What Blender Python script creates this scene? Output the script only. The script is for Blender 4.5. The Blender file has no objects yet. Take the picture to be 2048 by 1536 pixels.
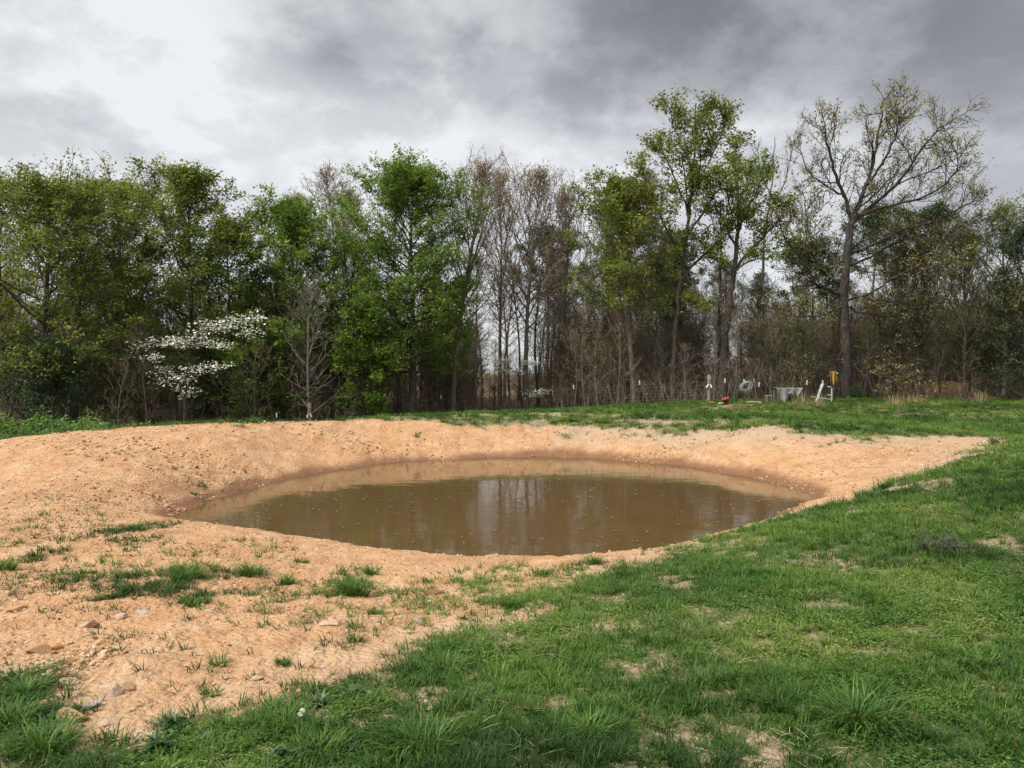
import bpy, bmesh, math, random
import numpy as np
from math import radians, sin, cos, pi, atan2, sqrt, atan

# ------------------------------------------------------------------ camera, sky, sun, exposure
SC = bpy.context.scene
COL = SC.collection
F, CX, HY, EYE = 1500.0, 1024.0, 745.0, 1.6          # focal length and horizon of the photograph in its own pixels
cam = bpy.data.cameras.new('camera'); camo = bpy.data.objects.new('camera', cam); COL.objects.link(camo)
cam.sensor_width = 36.0; cam.lens = 36.0 * F / 2048.0; cam.shift_y = (HY - 768.0) / 2048.0
cam.clip_start = 0.05; cam.clip_end = 5000.0
camo.location = (0, 0, EYE); camo.rotation_euler = (radians(90), 0, 0)
SC.camera = camo
SUN_EL, SUN_AZ = radians(52), radians(-125)           # azimuth from +Y, negative to the left
vs = SC.view_settings
vs.view_transform = 'Standard'; vs.look = 'None'; vs.gamma = 1.0; vs.use_curve_mapping = False
vs.exposure = 1.78
SC.cycles.max_bounces = 4; SC.cycles.diffuse_bounces = 2; SC.cycles.glossy_bounces = 2
SC.cycles.transmission_bounces = 2; SC.cycles.transparent_max_bounces = 4
SC.cycles.use_adaptive_sampling = True; SC.cycles.adaptive_threshold = 0.025
SC.cycles.caustics_reflective = False; SC.cycles.caustics_refractive = False

class NT:
    """small helper to write node trees"""
    def __init__(s, tree): s.t = tree; s.n = tree.nodes; s.l = tree.links
    def add(s, typ, **kw):
        nd = s.n.new(typ)
        for k, v in kw.items(): setattr(nd, k, v)
        return nd
    def put(s, sock, v):
        if hasattr(v, 'is_output'): s.l.new(v, sock)
        elif v is not None:
            try: sock.default_value = v
            except Exception: sock.default_value = (*v, 1.0)
    def math(s, op, a, b=None, c=None, clamp=False):
        nd = s.add('ShaderNodeMath', operation=op, use_clamp=clamp)
        for i, v in enumerate((a, b, c)):
            if v is not None: s.put(nd.inputs[i], v)
        return nd.outputs[0]
    def mix(s, fac, a, b, blend='MIX'):
        nd = s.add('ShaderNodeMix', data_type='RGBA', blend_type=blend)
        s.put(nd.inputs[0], fac); s.put(nd.inputs[6], a); s.put(nd.inputs[7], b)
        return nd.outputs[2]
    def noise(s, vec, scale, detail=4, rough=0.55, dist=0.0):
        nd = s.add('ShaderNodeTexNoise')
        if vec is not None: s.put(nd.inputs['Vector'], vec)
        nd.inputs['Scale'].default_value = scale; nd.inputs['Detail'].default_value = detail
        nd.inputs['Roughness'].default_value = rough; nd.inputs['Distortion'].default_value = dist
        return nd
    def ramp(s, fac, stops):
        nd = s.add('ShaderNodeValToRGB'); e = nd.color_ramp.elements
        while len(e) < len(stops): e.new(0.5)
        for q, (p, c) in zip(e, stops):
            q.position = p; q.color = (*c, 1) if hasattr(c, '__len__') else (c, c, c, 1)
        s.put(nd.inputs[0], fac); return nd.outputs[0]
    def smooth(s, v, a, b):
        nd = s.add('ShaderNodeMapRange', interpolation_type='SMOOTHSTEP')
        s.put(nd.inputs[0], v); nd.inputs[1].default_value = a; nd.inputs[2].default_value = b
        return nd.outputs[0]

W = bpy.data.worlds.new('World'); SC.world = W; W.use_nodes = True
W.cycles.sampling_method = 'MANUAL'; W.cycles.sample_map_resolution = 256
w = NT(W.node_tree); w.n.clear()
out = w.add('ShaderNodeOutputWorld'); bg = w.add('ShaderNodeBackground'); bg.inputs[1].default_value = 0.1
w.l.new(bg.outputs[0], out.inputs[0])
sky = w.add('ShaderNodeTexSky', sky_type='NISHITA', sun_disc=False)
sky.sun_elevation = SUN_EL; sky.sun_rotation = SUN_AZ
tc = w.add('ShaderNodeTexCoord'); sep = w.add('ShaderNodeSeparateXYZ'); w.l.new(tc.outputs['Generated'], sep.inputs[0])
dx, dy, dz = sep.outputs
az = w.math('ARCTAN2', dx, dy)
el = w.math('ARCSINE', w.math('MAXIMUM', dz, -0.2))
# the cloud deck: noise laid on a flat layer overhead, so that it foreshortens towards the horizon
inv = w.math('DIVIDE', 1.0, w.math('ADD', w.math('MAXIMUM', dz, 0.0), 0.42))
deck = w.add('ShaderNodeCombineXYZ'); w.put(deck.inputs[0], w.math('MULTIPLY', dx, inv)); w.put(deck.inputs[1], w.math('MULTIPLY', dy, inv))
n1 = w.noise(deck.outputs[0], 1.9, 6, 0.5, 0.25).outputs[0]
n2 = w.noise(deck.outputs[0], 5.0, 5, 0.5, 0.3).outputs[0]
azn = w.math('ADD', az, w.math('MULTIPLY', w.math('SUBTRACT', n2, 0.5), 0.26))
eln = w.math('ADD', el, w.math('MULTIPLY', w.math('SUBTRACT', n1, 0.5), 0.26))
n3 = w.noise(deck.outputs[0], 3.6, 8, 0.62, 0.1).outputs[0]
B = w.math('ADD', 0.81, w.math('MULTIPLY', w.math('SUBTRACT', n1, 0.5), 0.22))
B = w.math('ADD', B, w.math('MULTIPLY', w.math('SUBTRACT', w.smooth(n3, 0.40, 0.60), 0.5), 0.14))
B = w.math('ADD', B, w.math('MULTIPLY', w.math('SUBTRACT', n2, 0.5), 0.16))
AE = w.add('ShaderNodeCombineXYZ'); w.put(AE.inputs[0], azn); w.put(AE.inputs[1], eln)
for px, py, rx, ry, amp in [                       # the cloud banks of that day, by direction
        (200, 80, 380, 160, .02), (600, 300, 260, 110, .10), (290, 260, 200, 42, -.12), (720, 85, 140, 90, -.27),
        (1280, 15, 270, 110, -.27), (1700, 40, 330, 100, -.18), (2060, 110, 220, 170, -.20), (1150, 225, 220, 50, -.13),
        (1500, 290, 300, 60, .06), (1930, 390, 170, 80, -.14), (1000, 340, 200, 60, .06), (1480, 160, 200, 45, -.09),
        (960, 150, 90, 60, .08), (110, 210, 210, 130, .06), (420, 60, 160, 110, .0), (1750, 260, 160, 50, -.04)]:
    a0 = atan((px - CX) / F); e0 = atan((HY - py) / F * cos(a0))
    q = w.add('ShaderNodeVectorMath', operation='MULTIPLY_ADD'); w.put(q.inputs[0], AE.outputs[0])
    q.inputs[1].default_value = (F / rx, F / ry, 0); q.inputs[2].default_value = (-a0 * F / rx, -e0 * F / ry, 0)
    dt = w.add('ShaderNodeVectorMath', operation='DOT_PRODUCT'); w.put(dt.inputs[0], q.outputs[0]); w.put(dt.inputs[1], q.outputs[0])
    B = w.math('MULTIPLY_ADD', w.math('POWER', 0.5, dt.outputs['Value']), amp, B)
B = w.math('MULTIPLY_ADD', w.math('SUBTRACT', B, 0.72), 0.82, 0.735)
B = w.math('MINIMUM', w.math('MAXIMUM', B, 0.44), 0.88)
lum = w.math('POWER', B, 2.2)
zen = w.math('ADD', 1.0, w.math('MULTIPLY', w.smooth(dz, 0.45, 1.0), 1.0))       # an overcast sky is brighter overhead
lum = w.math('MULTIPLY', lum, zen)
tint = w.ramp(B, [(0.30, (0.95, 0.97, 1.045)), (0.6, (0.965, 0.98, 1.03)), (0.9, (0.975, 0.99, 1.015))])
cl = w.mix(1.0, tint, (1, 1, 1, 1), 'MULTIPLY')
vm = w.add('ShaderNodeVectorMath', operation='SCALE'); w.put(vm.inputs[0], cl); w.put(vm.inputs['Scale'], w.math('MULTIPLY', lum, 3.4))
w.put(bg.inputs[0], w.mix(0.03, vm.outputs[0], sky.outputs[0]))

sun = bpy.data.lights.new('sun', 'SUN'); sun.energy = 1.5; sun.angle = radians(16); sun.color = (1, 0.95, 0.87)
suno = bpy.data.objects.new('sun', sun); COL.objects.link(suno)
sd_ = (sin(SUN_AZ) * cos(SUN_EL), cos(SUN_AZ) * cos(SUN_EL), sin(SUN_EL))
from mathutils import Vector, Matrix, Euler
suno.rotation_euler = Vector(sd_).to_track_quat('Z', 'Y').to_euler()
suno.location = (-20, 20, 40)

# ------------------------------------------------------------------ helpers
def tag(o, label=None, cat=None, group=None, kind=None):
    if label: o['label'] = label
    if cat: o['category'] = cat
    if group: o['group'] = group
    if kind: o['kind'] = kind
    return o
def link(name, mesh, parent=None, loc=None):
    o = bpy.data.objects.new(name, mesh); COL.objects.link(o)
    if parent is not None: o.parent = parent
    if loc is not None: o.location = loc
    return o
def empty(name, loc=(0, 0, 0)):
    o = bpy.data.objects.new(name, None); COL.objects.link(o); o.location = loc; o.empty_display_size = 0.2
    return o
def quads_mesh(name, V, Q, mats, tint=None, mi=None, smooth=False):
    V = np.asarray(V, np.float32); Q = np.asarray(Q, np.int32)
    me = bpy.data.meshes.new(name)
    me.vertices.add(len(V)); me.vertices.foreach_set('co', V.ravel())
    ok = (Q >= 0); flat = Q[ok]; cnt = ok.sum(1)
    me.loops.add(len(flat)); me.loops.foreach_set('vertex_index', flat)
    me.polygons.add(len(Q)); me.polygons.foreach_set('loop_start', np.concatenate([[0], np.cumsum(cnt)[:-1]]).astype(np.int32))
    for m in (mats if isinstance(mats, (list, tuple)) else [mats]): me.materials.append(m)
    if mi is not None: me.polygons.foreach_set('material_index', np.asarray(mi, np.int32))
    me.polygons.foreach_set('use_smooth', np.full(len(Q), bool(smooth)))
    if tint is not None:
        a = me.attributes.new('tint', 'FLOAT', 'FACE'); a.data.foreach_set('value', np.asarray(tint, np.float32))
    me.update(calc_edges=True); return me

def hsh(ix, iy, s):
    v = np.sin(ix * 127.1 + iy * 311.7 + s * 74.7) * 43758.5453
    return v - np.floor(v)
def vnoise(x, y, s=0):
    x = np.asarray(x, float); y = np.asarray(y, float)
    ix, iy = np.floor(x), np.floor(y); fx, fy = x - ix, y - iy
    fx = fx * fx * (3 - 2 * fx); fy = fy * fy * (3 - 2 * fy)
    a, b, c, d = hsh(ix, iy, s), hsh(ix + 1, iy, s), hsh(ix, iy + 1, s), hsh(ix + 1, iy + 1, s)
    return (a + (b - a) * fx) * (1 - fy) + (c + (d - c) * fx) * fy - 0.5
def fbm(x, y, s=0, o=4, g=0.5):
    t = 0; a = 1.0; k = 1.0
    for i in range(o):
        t = t + a * vnoise(x * k + 13.7 * i, y * k - 7.1 * i, s + i); a *= g; k *= 2.03
    return t
def sstep(a, b, v):
    t = np.clip((v - a) / (b - a), 0, 1); return t * t * (3 - 2 * t)
def P(px, py, d):                                   # a pixel of the photograph seen at distance d
    return np.array([(px - CX) / F * d, d, EYE - (py - HY) / F * d])

# ------------------------------------------------------------------ materials
def mat_new(name):
    m = bpy.data.materials.new(name); m.use_nodes = True
    t = NT(m.node_tree); t.n.clear()
    o = t.add('ShaderNodeOutputMaterial'); return m, t, o
def principled(t, o, col, rough=0.8, spec=0.3, bump=None, metal=0.0):
    p = t.add('ShaderNodeBsdfPrincipled')
    t.put(p.inputs['Base Color'], col if hasattr(col, 'is_output') else (*col[:3], 1))
    t.put(p.inputs['Roughness'], rough); t.put(p.inputs['Specular IOR Level'], spec); t.put(p.inputs['Metallic'], metal)
    if bump is not None: t.l.new(bump, p.inputs['Normal'])
    t.l.new(p.outputs[0], o.inputs[0]); return p
def bumpn(t, h, strength=0.5, dist=0.02):
    b = t.add('ShaderNodeBump'); b.inputs['Strength'].default_value = strength; b.inputs['Distance'].default_value = dist
    t.l.new(h, b.inputs['Height']); return b.outputs[0]
def coords(t): return t.add('ShaderNodeTexCoord').outputs['Object']
def plain(name, c1, c2, scale=8.0, rough=0.8, spec=0.3, metal=0.0, bump=0.3):
    """two-tone worn surface"""
    m, t, o = mat_new(name); v = coords(t)
    n = t.noise(v, scale, 6, 0.65).outputs[0]
    col = t.mix(t.smooth(n, 0.35, 0.68), (*c1, 1), (*c2, 1))
    principled(t, o, col, rough, spec, bumpn(t, n, bump, 0.01), metal); return m
def bark(name, c1, c2):
    m, t, o = mat_new(name); v = coords(t)
    mp = t.add('ShaderNodeMapping'); mp.inputs['Scale'].default_value = (9, 9, 1.6); t.l.new(v, mp.inputs[0])
    n = t.noise(mp.outputs[0], 1.6, 6, 0.7).outputs[0]
    b = t.noise(v, 0.7, 3).outputs[0]
    col = t.mix(t.smooth(n, 0.38, 0.66), (*c1, 1), (*c2, 1))
    col = t.mix(t.math('MULTIPLY', t.smooth(b, 0.5, 0.75), 0.35), col, (0.10, 0.11, 0.075, 1))
    principled(t, o, col, 0.95, 0.1, bumpn(t, n, 0.7, 0.03)); return m
def leaf(name, dark, mid, light, transl=0.42, inst=False, gloss=0.25):
    m, t, o = mat_new(name)
    a = t.add('ShaderNodeAttribute', attribute_name='tint')
    if inst: a.attribute_type = 'INSTANCER'
    col = t.ramp(a.outputs['Fac'], [(0.0, dark), (0.5, mid), (1.0, light)])
    if inst:                                        # each blade a little different from its neighbours
        b = t.add('ShaderNodeAttribute', attribute_name='tint')
        col = t.mix(1.0, col, t.ramp(b.outputs['Fac'], [(0, (.62, .66, .6)), (0.55, (1, 1, 1)), (1, (1.35, 1.22, 1.1))]), 'MULTIPLY')
    p = t.add('ShaderNodeBsdfPrincipled'); t.put(p.inputs['Base Color'], col)
    p.inputs['Roughness'].default_value = 0.5; p.inputs['Specular IOR Level'].default_value = gloss
    tr = t.add('ShaderNodeBsdfTranslucent')
    t.put(tr.inputs[0], t.mix(1.0, col, (1.15, 1.1, 0.6, 1), 'MULTIPLY'))
    mx = t.add('ShaderNodeMixShader'); mx.inputs[0].default_value = transl
    t.l.new(p.outputs[0], mx.inputs[1]); t.l.new(tr.outputs[0], mx.inputs[2]); t.l.new(mx.outputs[0], o.inputs[0])
    return m

BARK_DARK = bark('dark_bark', (0.035, 0.029, 0.024), (0.10, 0.085, 0.07))
BARK_GREY = bark('grey_bark', (0.085, 0.072, 0.06), (0.225, 0.195, 0.165))
BARK_BROWN = bark('brown_bark', (0.10, 0.074, 0.057), (0.26, 0.205, 0.16))
BARK_OAK = bark('oak_bark', (0.03, 0.025, 0.022), (0.095, 0.08, 0.07))
L_MAPLE = leaf('fresh_green_leaves', (0.055, 0.105, 0.018), (0.13, 0.225, 0.035), (0.26, 0.36, 0.075))
L_OLIVE = leaf('olive_green_leaves', (0.062, 0.098, 0.019), (0.15, 0.205, 0.038), (0.31, 0.33, 0.08))
L_OAK = leaf('pale_oak_tassels', (0.10, 0.10, 0.035), (0.24, 0.225, 0.09), (0.42, 0.39, 0.20))
L_OAKG = leaf('young_oak_leaves', (0.060, 0.090, 0.018), (0.150, 0.188, 0.038), (0.300, 0.285, 0.075))
L_BUD = leaf('tan_buds', (0.17, 0.12, 0.085), (0.35, 0.26, 0.18), (0.50, 0.40, 0.28))
L_CEDAR = leaf('dark_needles', (0.015, 0.032, 0.013), (0.033, 0.063, 0.022), (0.068, 0.105, 0.038), 0.1)
L_WHITE = leaf('white_blossom', (0.70, 0.72, 0.66), (0.86, 0.87, 0.84), (0.92, 0.92, 0.90), 0.2)
L_UNDER = leaf('understory_leaves', (0.053, 0.083, 0.021), (0.112, 0.158, 0.036), (0.210, 0.232, 0.075))
L_BUSH = leaf('bramble_leaves', (0.04, 0.105, 0.02), (0.10, 0.22, 0.04), (0.2, 0.34, 0.08))
L_DRY = leaf('dry_brown_leaves', (0.120, 0.066, 0.036), (0.228, 0.144, 0.078), (0.360, 0.252, 0.144))

# ------------------------------------------------------------------ terrain
CTRL = []
def cp(px, py, d): q = P(px, py, d); CTRL.append(tuple(q))
for c in [  # foreground, as the photograph shows it
        (0, 1536, 3.03), (500, 1536, 3.04), (1024, 1536, 3.03), (1600, 1536, 3.0), (2048, 1536, 2.95),
        (0, 1350, 3.95), (0, 1200, 5.4), (300, 1300, 4.4), (300, 1150, 6.4), (700, 1300, 4.5), (700, 1160, 6.7), (1024, 1300, 4.5),
        (1024, 1190, 6.2), (1400, 1200, 5.45), (1700, 1200, 5.2), (2048, 1100, 6.4), (1700, 1090, 7.1), (1450, 1110, 7.6),
        (0, 1060, 8.6), (180, 1050, 9.6), (0, 960, 13.2),
        # lip of the near bank
        (1300, 1098, 8.5), (1100, 1112, 8.6), (900, 1110, 8.7), (750, 1098, 9.2), (600, 1071, 9.9), (500, 1059, 10.4), (400, 1046, 11.4),
        # right grassy shoulder
        (1440, 1074, 9.0), (1560, 1040, 9.6), (1680, 1004, 10.4), (1800, 965, 11.3), (1940, 918, 13.0), (2048, 892, 14.6),
        # banks
        (250, 985, 12.3), (300, 945, 13.7), (150, 920, 14.3), (500, 900, 17.2), (700, 880, 20.5), (1000, 888, 21.95), (1250, 895, 21.0),
        (1500, 905, 18.4), (1650, 930, 16.2), (1720, 955, 14.9), (1850, 912, 15.8), (1950, 890, 17.2),
        # crest
        (0, 880, 16.2), (110, 868, 16.6), (240, 862, 17.2), (480, 850, 19.5), (620, 845, 21.3), (760, 850, 22.0), (900, 853, 22.5), (1000, 857, 22.8),
        (1110, 868, 22.6), (1250, 870, 22.0), (1400, 869, 21.0), (1500, 862, 20.1), (1600, 860, 19.6), (1750, 877, 19.0), (1900, 872, 20.0), (2030, 870, 21),
        # the lawn beyond, and the foot of the wood
        (1000, 838, 34), (1400, 832, 33), (1700, 838, 32), (2000, 840, 31), (2300, 838, 31),
        (825, 834, 44.5), (882, 832, 50), (1016, 826, 48), (1147, 818, 45.5), (1279, 811, 43), (1418, 806, 41.5), (1560, 803, 41), (1690, 800, 43),
        (1850, 800, 44), (2048, 801, 44), (2400, 800, 45), (1400, 800, 52), (1900, 795, 56)]:
    cp(*c)
for x, y, d in [(335, 1033, 0), (420, 998, 0), (600, 953, 0), (800, 924, 0), (1000, 915, 0), (1200, 917, 0), (1350, 930, 0), (1500, 955, 0), (1622, 995, 0),
                (1550, 1032, 0), (1400, 1080, 0)]:   # waterline
    dd = (EYE + 0.8) * F / (y - HY); cp(x, y, dd)
CTRL += [(-1.5, 10.6, -1.05), (1.2, 10.4, -1.1), (-3.4, 12.0, -1.1), (3.0, 12.5, -1.3), (0, 14, -1.7), (-2.6, 15, -1.5), (2.8, 16.3, -1.5), (0, 18, -1.4), (4.2, 14.2, -1.15), (-4.5, 14.0, -1.15)]
CTRL += [(-9, 25, -1.1), (-7, 28, -1.2), (-13, 21.5, -0.9), (-3.5, 31, -0.85), (-13.5, 48, -2.4), (-17.5, 48, -2.7), (-10, 50, -1.9), (-8, 36, -1.3), (-22, 36, -2.0), (-30, 44, -2.6), (-30, 26, -1.2),
         (-25, 12, 0.0), (-25, -5, 0.3), (0, -5, 0.1), (25, -5, 0.3), (24, 12, 0.2), (-40, 80, -1.5), (0, 80, -0.8), (40, 80, 0), (45, 40, 0.1), (0, 62, -0.5), (-20, 62, -2.0)]
CT = np.array(CTRL)
def _k(r2): return 0.5 * r2 * np.log(r2 + 1e-9)
_n = len(CT); _A = np.zeros((_n + 3, _n + 3))
_d2 = (CT[:, None, 0] - CT[None, :, 0]) ** 2 + (CT[:, None, 1] - CT[None, :, 1]) ** 2
_A[:_n, :_n] = _k(_d2) + np.eye(_n) * 0.25
_A[:_n, _n] = 1; _A[:_n, _n + 1:_n + 3] = CT[:, :2]; _A[_n:, :_n] = _A[:_n, _n:].T
_wt = np.linalg.solve(_A, np.concatenate([CT[:, 2], [0, 0, 0]]))
def height0(x, y):
    x = np.clip(np.asarray(x, float), -42, 44).ravel(); y = np.clip(np.asarray(y, float), -6, 84).ravel()
    o = np.empty(len(x))
    for i in range(0, len(x), 40000):
        a, b = x[i:i + 40000], y[i:i + 40000]
        r2 = (a[:, None] - CT[None, :, 0]) ** 2 + (b[:, None] - CT[None, :, 1]) ** 2
        o[i:i + 40000] = _k(r2) @ _wt[:_n] + _wt[_n] + a * _wt[_n + 1] + b * _wt[_n + 2]
    return o
def unproject(px, py):
    d = np.concatenate([np.arange(2.2, 12, 0.02), np.arange(12, 60, 0.06)])
    x = (px - CX) / F * d; z = EYE - (py - HY) / F * d
    h = height0(x, d); k = np.argmax(z < h)
    if not (z < h).any(): k = len(d) - 1
    return x[k], d[k]
def poly(pts): return np.array([unproject(a, b) for a, b in pts])
def sdist(x, y, pg):
    """signed distance to a closed outline, positive inside"""
    x = np.asarray(x, float).ravel(); y = np.asarray(y, float).ravel()
    best = np.full(len(x), 1e9); ins = np.zeros(len(x), bool)
    for (ax, ay), (bx, by) in zip(pg, np.roll(pg, -1, 0)):
        ex, ey = bx - ax, by - ay; t = np.clip(((x - ax) * ex + (y - ay) * ey) / (ex * ex + ey * ey + 1e-12), 0, 1)
        best = np.minimum(best, np.hypot(x - ax - t * ex, y - ay - t * ey))
        c = ((ay > y) != (by > y)) & (x < ex * (y - ay) / (ey + 1e-12 * (ey == 0)) + ax); ins ^= c
    return np.where(ins, best, -best)

lower = [(2030, 880), (1940, 919), (1850, 948), (1750, 984), (1660, 1012), (1560, 1042), (1440, 1078), (1330, 1103), (1270, 1128), (1190, 1165), (1130, 1225), (1040, 1255), (930, 1272),
         (840, 1312), (780, 1348), (790, 1400), (700, 1372), (640, 1380), (540, 1418), (430, 1432), (330, 1452), (290, 1500), (160, 1486), (95, 1410), (70, 1360)]
upper_px = [(0, 881), (110, 869), (240, 863), (480, 851), (620, 846), (760, 851), (900, 854), (1000, 859), (1110, 872), (1250, 873), (1400, 872), (1500, 864), (1600, 862), (1700, 880), (1760, 882), (1850, 876), (1950, 873)]
lo_w = poly(lower)
up_w = np.array([[(a - CX) / F * dd, dd] for (a, b), dd in zip(upper_px, [16.9, 17.3, 18.0, 20.3, 22.1, 22.8, 23.1, 23.3, 22.9, 22.2, 21.1, 20.3, 19.7, 18.9, 18.9, 19.8, 20.4])])
DIRT = np.concatenate([lo_w, [[-4.5, 4.0], [-14, 4.6], [-26, 9], [-24, 18]], up_w])
PATCH = []                                            # patches of grass on the dirt: centre, half sizes, strength
def patch(px, py, rx, ry, s):
    x, d = unproject(px, py); _, d0 = unproject(px, py + ry); _, d1 = unproject(px, py - ry)
    PATCH.append((x, d, rx / F * d, max(0.03, (d1 - d0) / 2), min(1, s * 1.7)))
for a in [(310, 1165, 100, 32, 1.0), (400, 1150, 60, 25, .9), (240, 1190, 30, 20, .7), (390, 1200, 30, 18, .7), (470, 1187, 60, 10, .6), (130, 1150, 120, 50, .25), (250, 1140, 300, 70, .08), (600, 1200, 260, 50, .09), (900, 1230, 200, 40, .12), (250, 1230, 250, 40, .05), (60, 1050, 200, 30, .10), (500, 1350, 220, 50, .05), (20, 1130, 40, 40, .3),
          (60, 1080, 110, 14, .25), (270, 1060, 50, 14, .5), (290, 1085, 60, 10, .3), (500, 1090, 90, 12, .18), (330, 1110, 60, 15, .2), (600, 1185, 70, 22, .22), (690, 1170, 60, 34, .6), (900, 1200, 120, 40, .28), (1010, 1160, 130, 28, .42),
          (1050, 1200, 110, 34, .5), (1150, 1150, 100, 22, .45), (560, 1230, 120, 25, .10), (440, 1330, 60, 30, .10), (300, 1290, 120, 30, .07), (700, 1270, 70, 25, .16), (1180, 1108, 160, 5, .8), (1000, 1110, 110, 5, .6), (760, 1095, 60, 5, .4),
          (430, 975, 80, 14, .30), (560, 1010, 60, 10, .0), (390, 990, 40, 8, .3), (1560, 1000, 90, 8, .0), (1260, 870, 40, 5, .5), (1390, 868, 40, 6, .5), (1700, 885, 60, 8, .5), (150, 1000, 120, 30, .07), (330, 930, 160, 30, .05), (840, 855, 25, 3, .6), (482, 853, 10, 3, 1.0), (1640, 880, 60, 6, .2)]:
    patch(*a)
BARE = []
for a in [(960, 1345, 40, 20), (890, 1385, 60, 22), (1100, 1410, 80, 18), (1340, 1168, 45, 22), (1390, 1220, 30, 12), (1755, 1300, 45, 10), (1560, 1322, 60, 12), (1840, 1270, 40, 10), (2030, 1095, 40, 28), (1640, 1210, 80, 14), (1660, 1010, 0, 0),
          (1480, 1240, 40, 12), (1010, 1280, 50, 18), (1180, 1260, 60, 14), (760, 1440, 60, 14), (2020, 1390, 40, 8), (1560, 1490, 30, 14), (1440, 1310, 30, 10), (1200, 1200, 70, 18), (1300, 1130, 40, 12), (630, 1440, 40, 14),
          (1150, 832, 70, 5), (1300, 850, 100, 6), (1460, 817, 55, 5), (1850, 826, 150, 4), (1950, 850, 90, 3)]:
    if a[2]:
        x, d = unproject(a[0], a[1]); _, d0 = unproject(a[0], a[1] + a[3]); _, d1 = unproject(a[0], a[1] - a[3])
        BARE.append((x, d, a[2] / F * d, max(0.04, (d1 - d0) / 2)))
TREELINE = np.array([[-60, 30], [-20, 33], [-16, 38], [-10.5, 40.6], [-7.6, 44], [-3, 47.6], [1, 47], [5, 44.5], [11, 42.4], [16, 42.0], [21, 43.2], [28, 43.5], [60, 44], [60, 400], [-60, 400]])
def dirtness(x, y):
    s = sdist(x, y, DIRT); x = np.asarray(x).ravel(); y = np.asarray(y).ravel()
    k = 0.035 * np.clip(y, 4, 40) ** 0.8
    return s + k * 2.3 * fbm(x * 1.3, y * 1.3, 3, 4) + k * 0.7 * fbm(x * 5, y * 5, 9, 3)
def grassiness(x, y, dn=None):
    x = np.asarray(x, float).ravel(); y = np.asarray(y, float).ravel()
    s = dirtness(x, y) if dn is None else dn
    wd = 0.05 * np.clip(y, 5, 10)
    g = sstep(wd, -wd, s)
    far = sstep(18, 28, y); tx = x + 0.16 * fbm(x * 3, y * 3, 31, 3) * np.clip(y / 6, .5, 3) + far * 3.0 * fbm(x * .6, y * .6, 33, 4); ty = y + 0.30 * fbm(x * 3, y * 3, 37, 3) * np.clip(y / 6, .5, 3) + far * 5.0 * fbm(x * .5, y * .5, 39, 4)
    for bx, by, rx, ry in BARE:
        q = ((tx - bx) / rx) ** 2 + ((ty - by) / ry) ** 2; g = g * (1 - (0.65 if by < 25 else 0.4) * sstep(1.5, 0.5, q))
    n = fbm(x * 1.1, y * 1.1, 51, 4)
    g = g * (0.32 + 0.68 * sstep(-0.46, 0.08, n + 0.5 * fbm(x * 5, y * 5, 77, 3)))
    for bx, by, rx, ry, st in PATCH:
        q = ((tx - bx) / rx) ** 2 + ((ty - by) / ry) ** 2
        g = np.maximum(g, st * sstep(1.6, 0.35, q) * (0.35 + 0.65 * sstep(-0.25, 0.3, fbm(x * 4, y * 4, 63, 2))))
    wood = sstep(0.2, 2.5, sdist(x, y, TREELINE))
    return g * (1 - wood)
def height(x, y, dn=None):
    x = np.asarray(x, float).ravel(); y = np.asarray(y, float).ravel()
    z = height0(x, y)
    s = dirtness(x, y) if dn is None else dn
    dm = sstep(-0.3, 0.5, s)
    far = np.clip(y / 14, 0.25, 1.6)
    z = z + dm * (0.05 * far * fbm(x * 1.4, y * 1.4, 5, 4) + 0.032 * fbm(x * 5, y * 5, 8, 4, 0.6) + 0.016 * np.maximum(0, fbm(x * 17, y * 17, 18, 2)))
    z = z + dm * sstep(.5, .1, np.abs(height0(x, y) + .8)) * (0.07 * fbm(x * 1.0, y * 1.0, 29, 4, .6)) * sstep(8, 10, y) * sstep(26, 23, y)
    # rills running down the banks
    z = z - dm * 0.06 * far * np.abs(fbm(x * 1.3 + 0.3 * y, y * 0.3, 12, 3)) * sstep(8, 14, y)
    z = z + (1 - dm) * (0.05 * fbm(x * 0.9, y * 0.9, 15, 3) * far + 0.02 * fbm(x * 4, y * 4, 16, 2))
    return z
def H1(x, y): return float(height([x], [y])[0])

rows = list(-60 + 62.0 * (np.linspace(0, 1, 14) ** 0.6)); rows = rows[:-1]
y = 2.0
while y < 64: rows.append(y); y += 0.010 * y + 0.004
while y < 2500: rows.append(y); y *= 1.16
u_in = np.linspace(-0.66, 0.66, 430); u_out = np.array([0.70, 0.76, 0.84, 0.95, 1.1, 1.4, 1.9, 3, 6])
us = np.concatenate([-u_out[::-1], u_in, u_out])
R_ = np.array(rows); Wd = np.maximum(R_, 2.0) + 1.4
GX = (us[None, :] * Wd[:, None]); GY = np.repeat(R_[:, None], len(us), 1)
gx, gy = GX.ravel(), GY.ravel()
dn = dirtness(gx, gy); gz = height(gx, gy, dn)
nr, nc = GX.shape
ii = (np.arange(nr - 1)[:, None] * nc + np.arange(nc - 1)[None, :]).ravel()
Qg = np.stack([ii, ii + 1, ii + nc + 1, ii + nc], 1)

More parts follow.
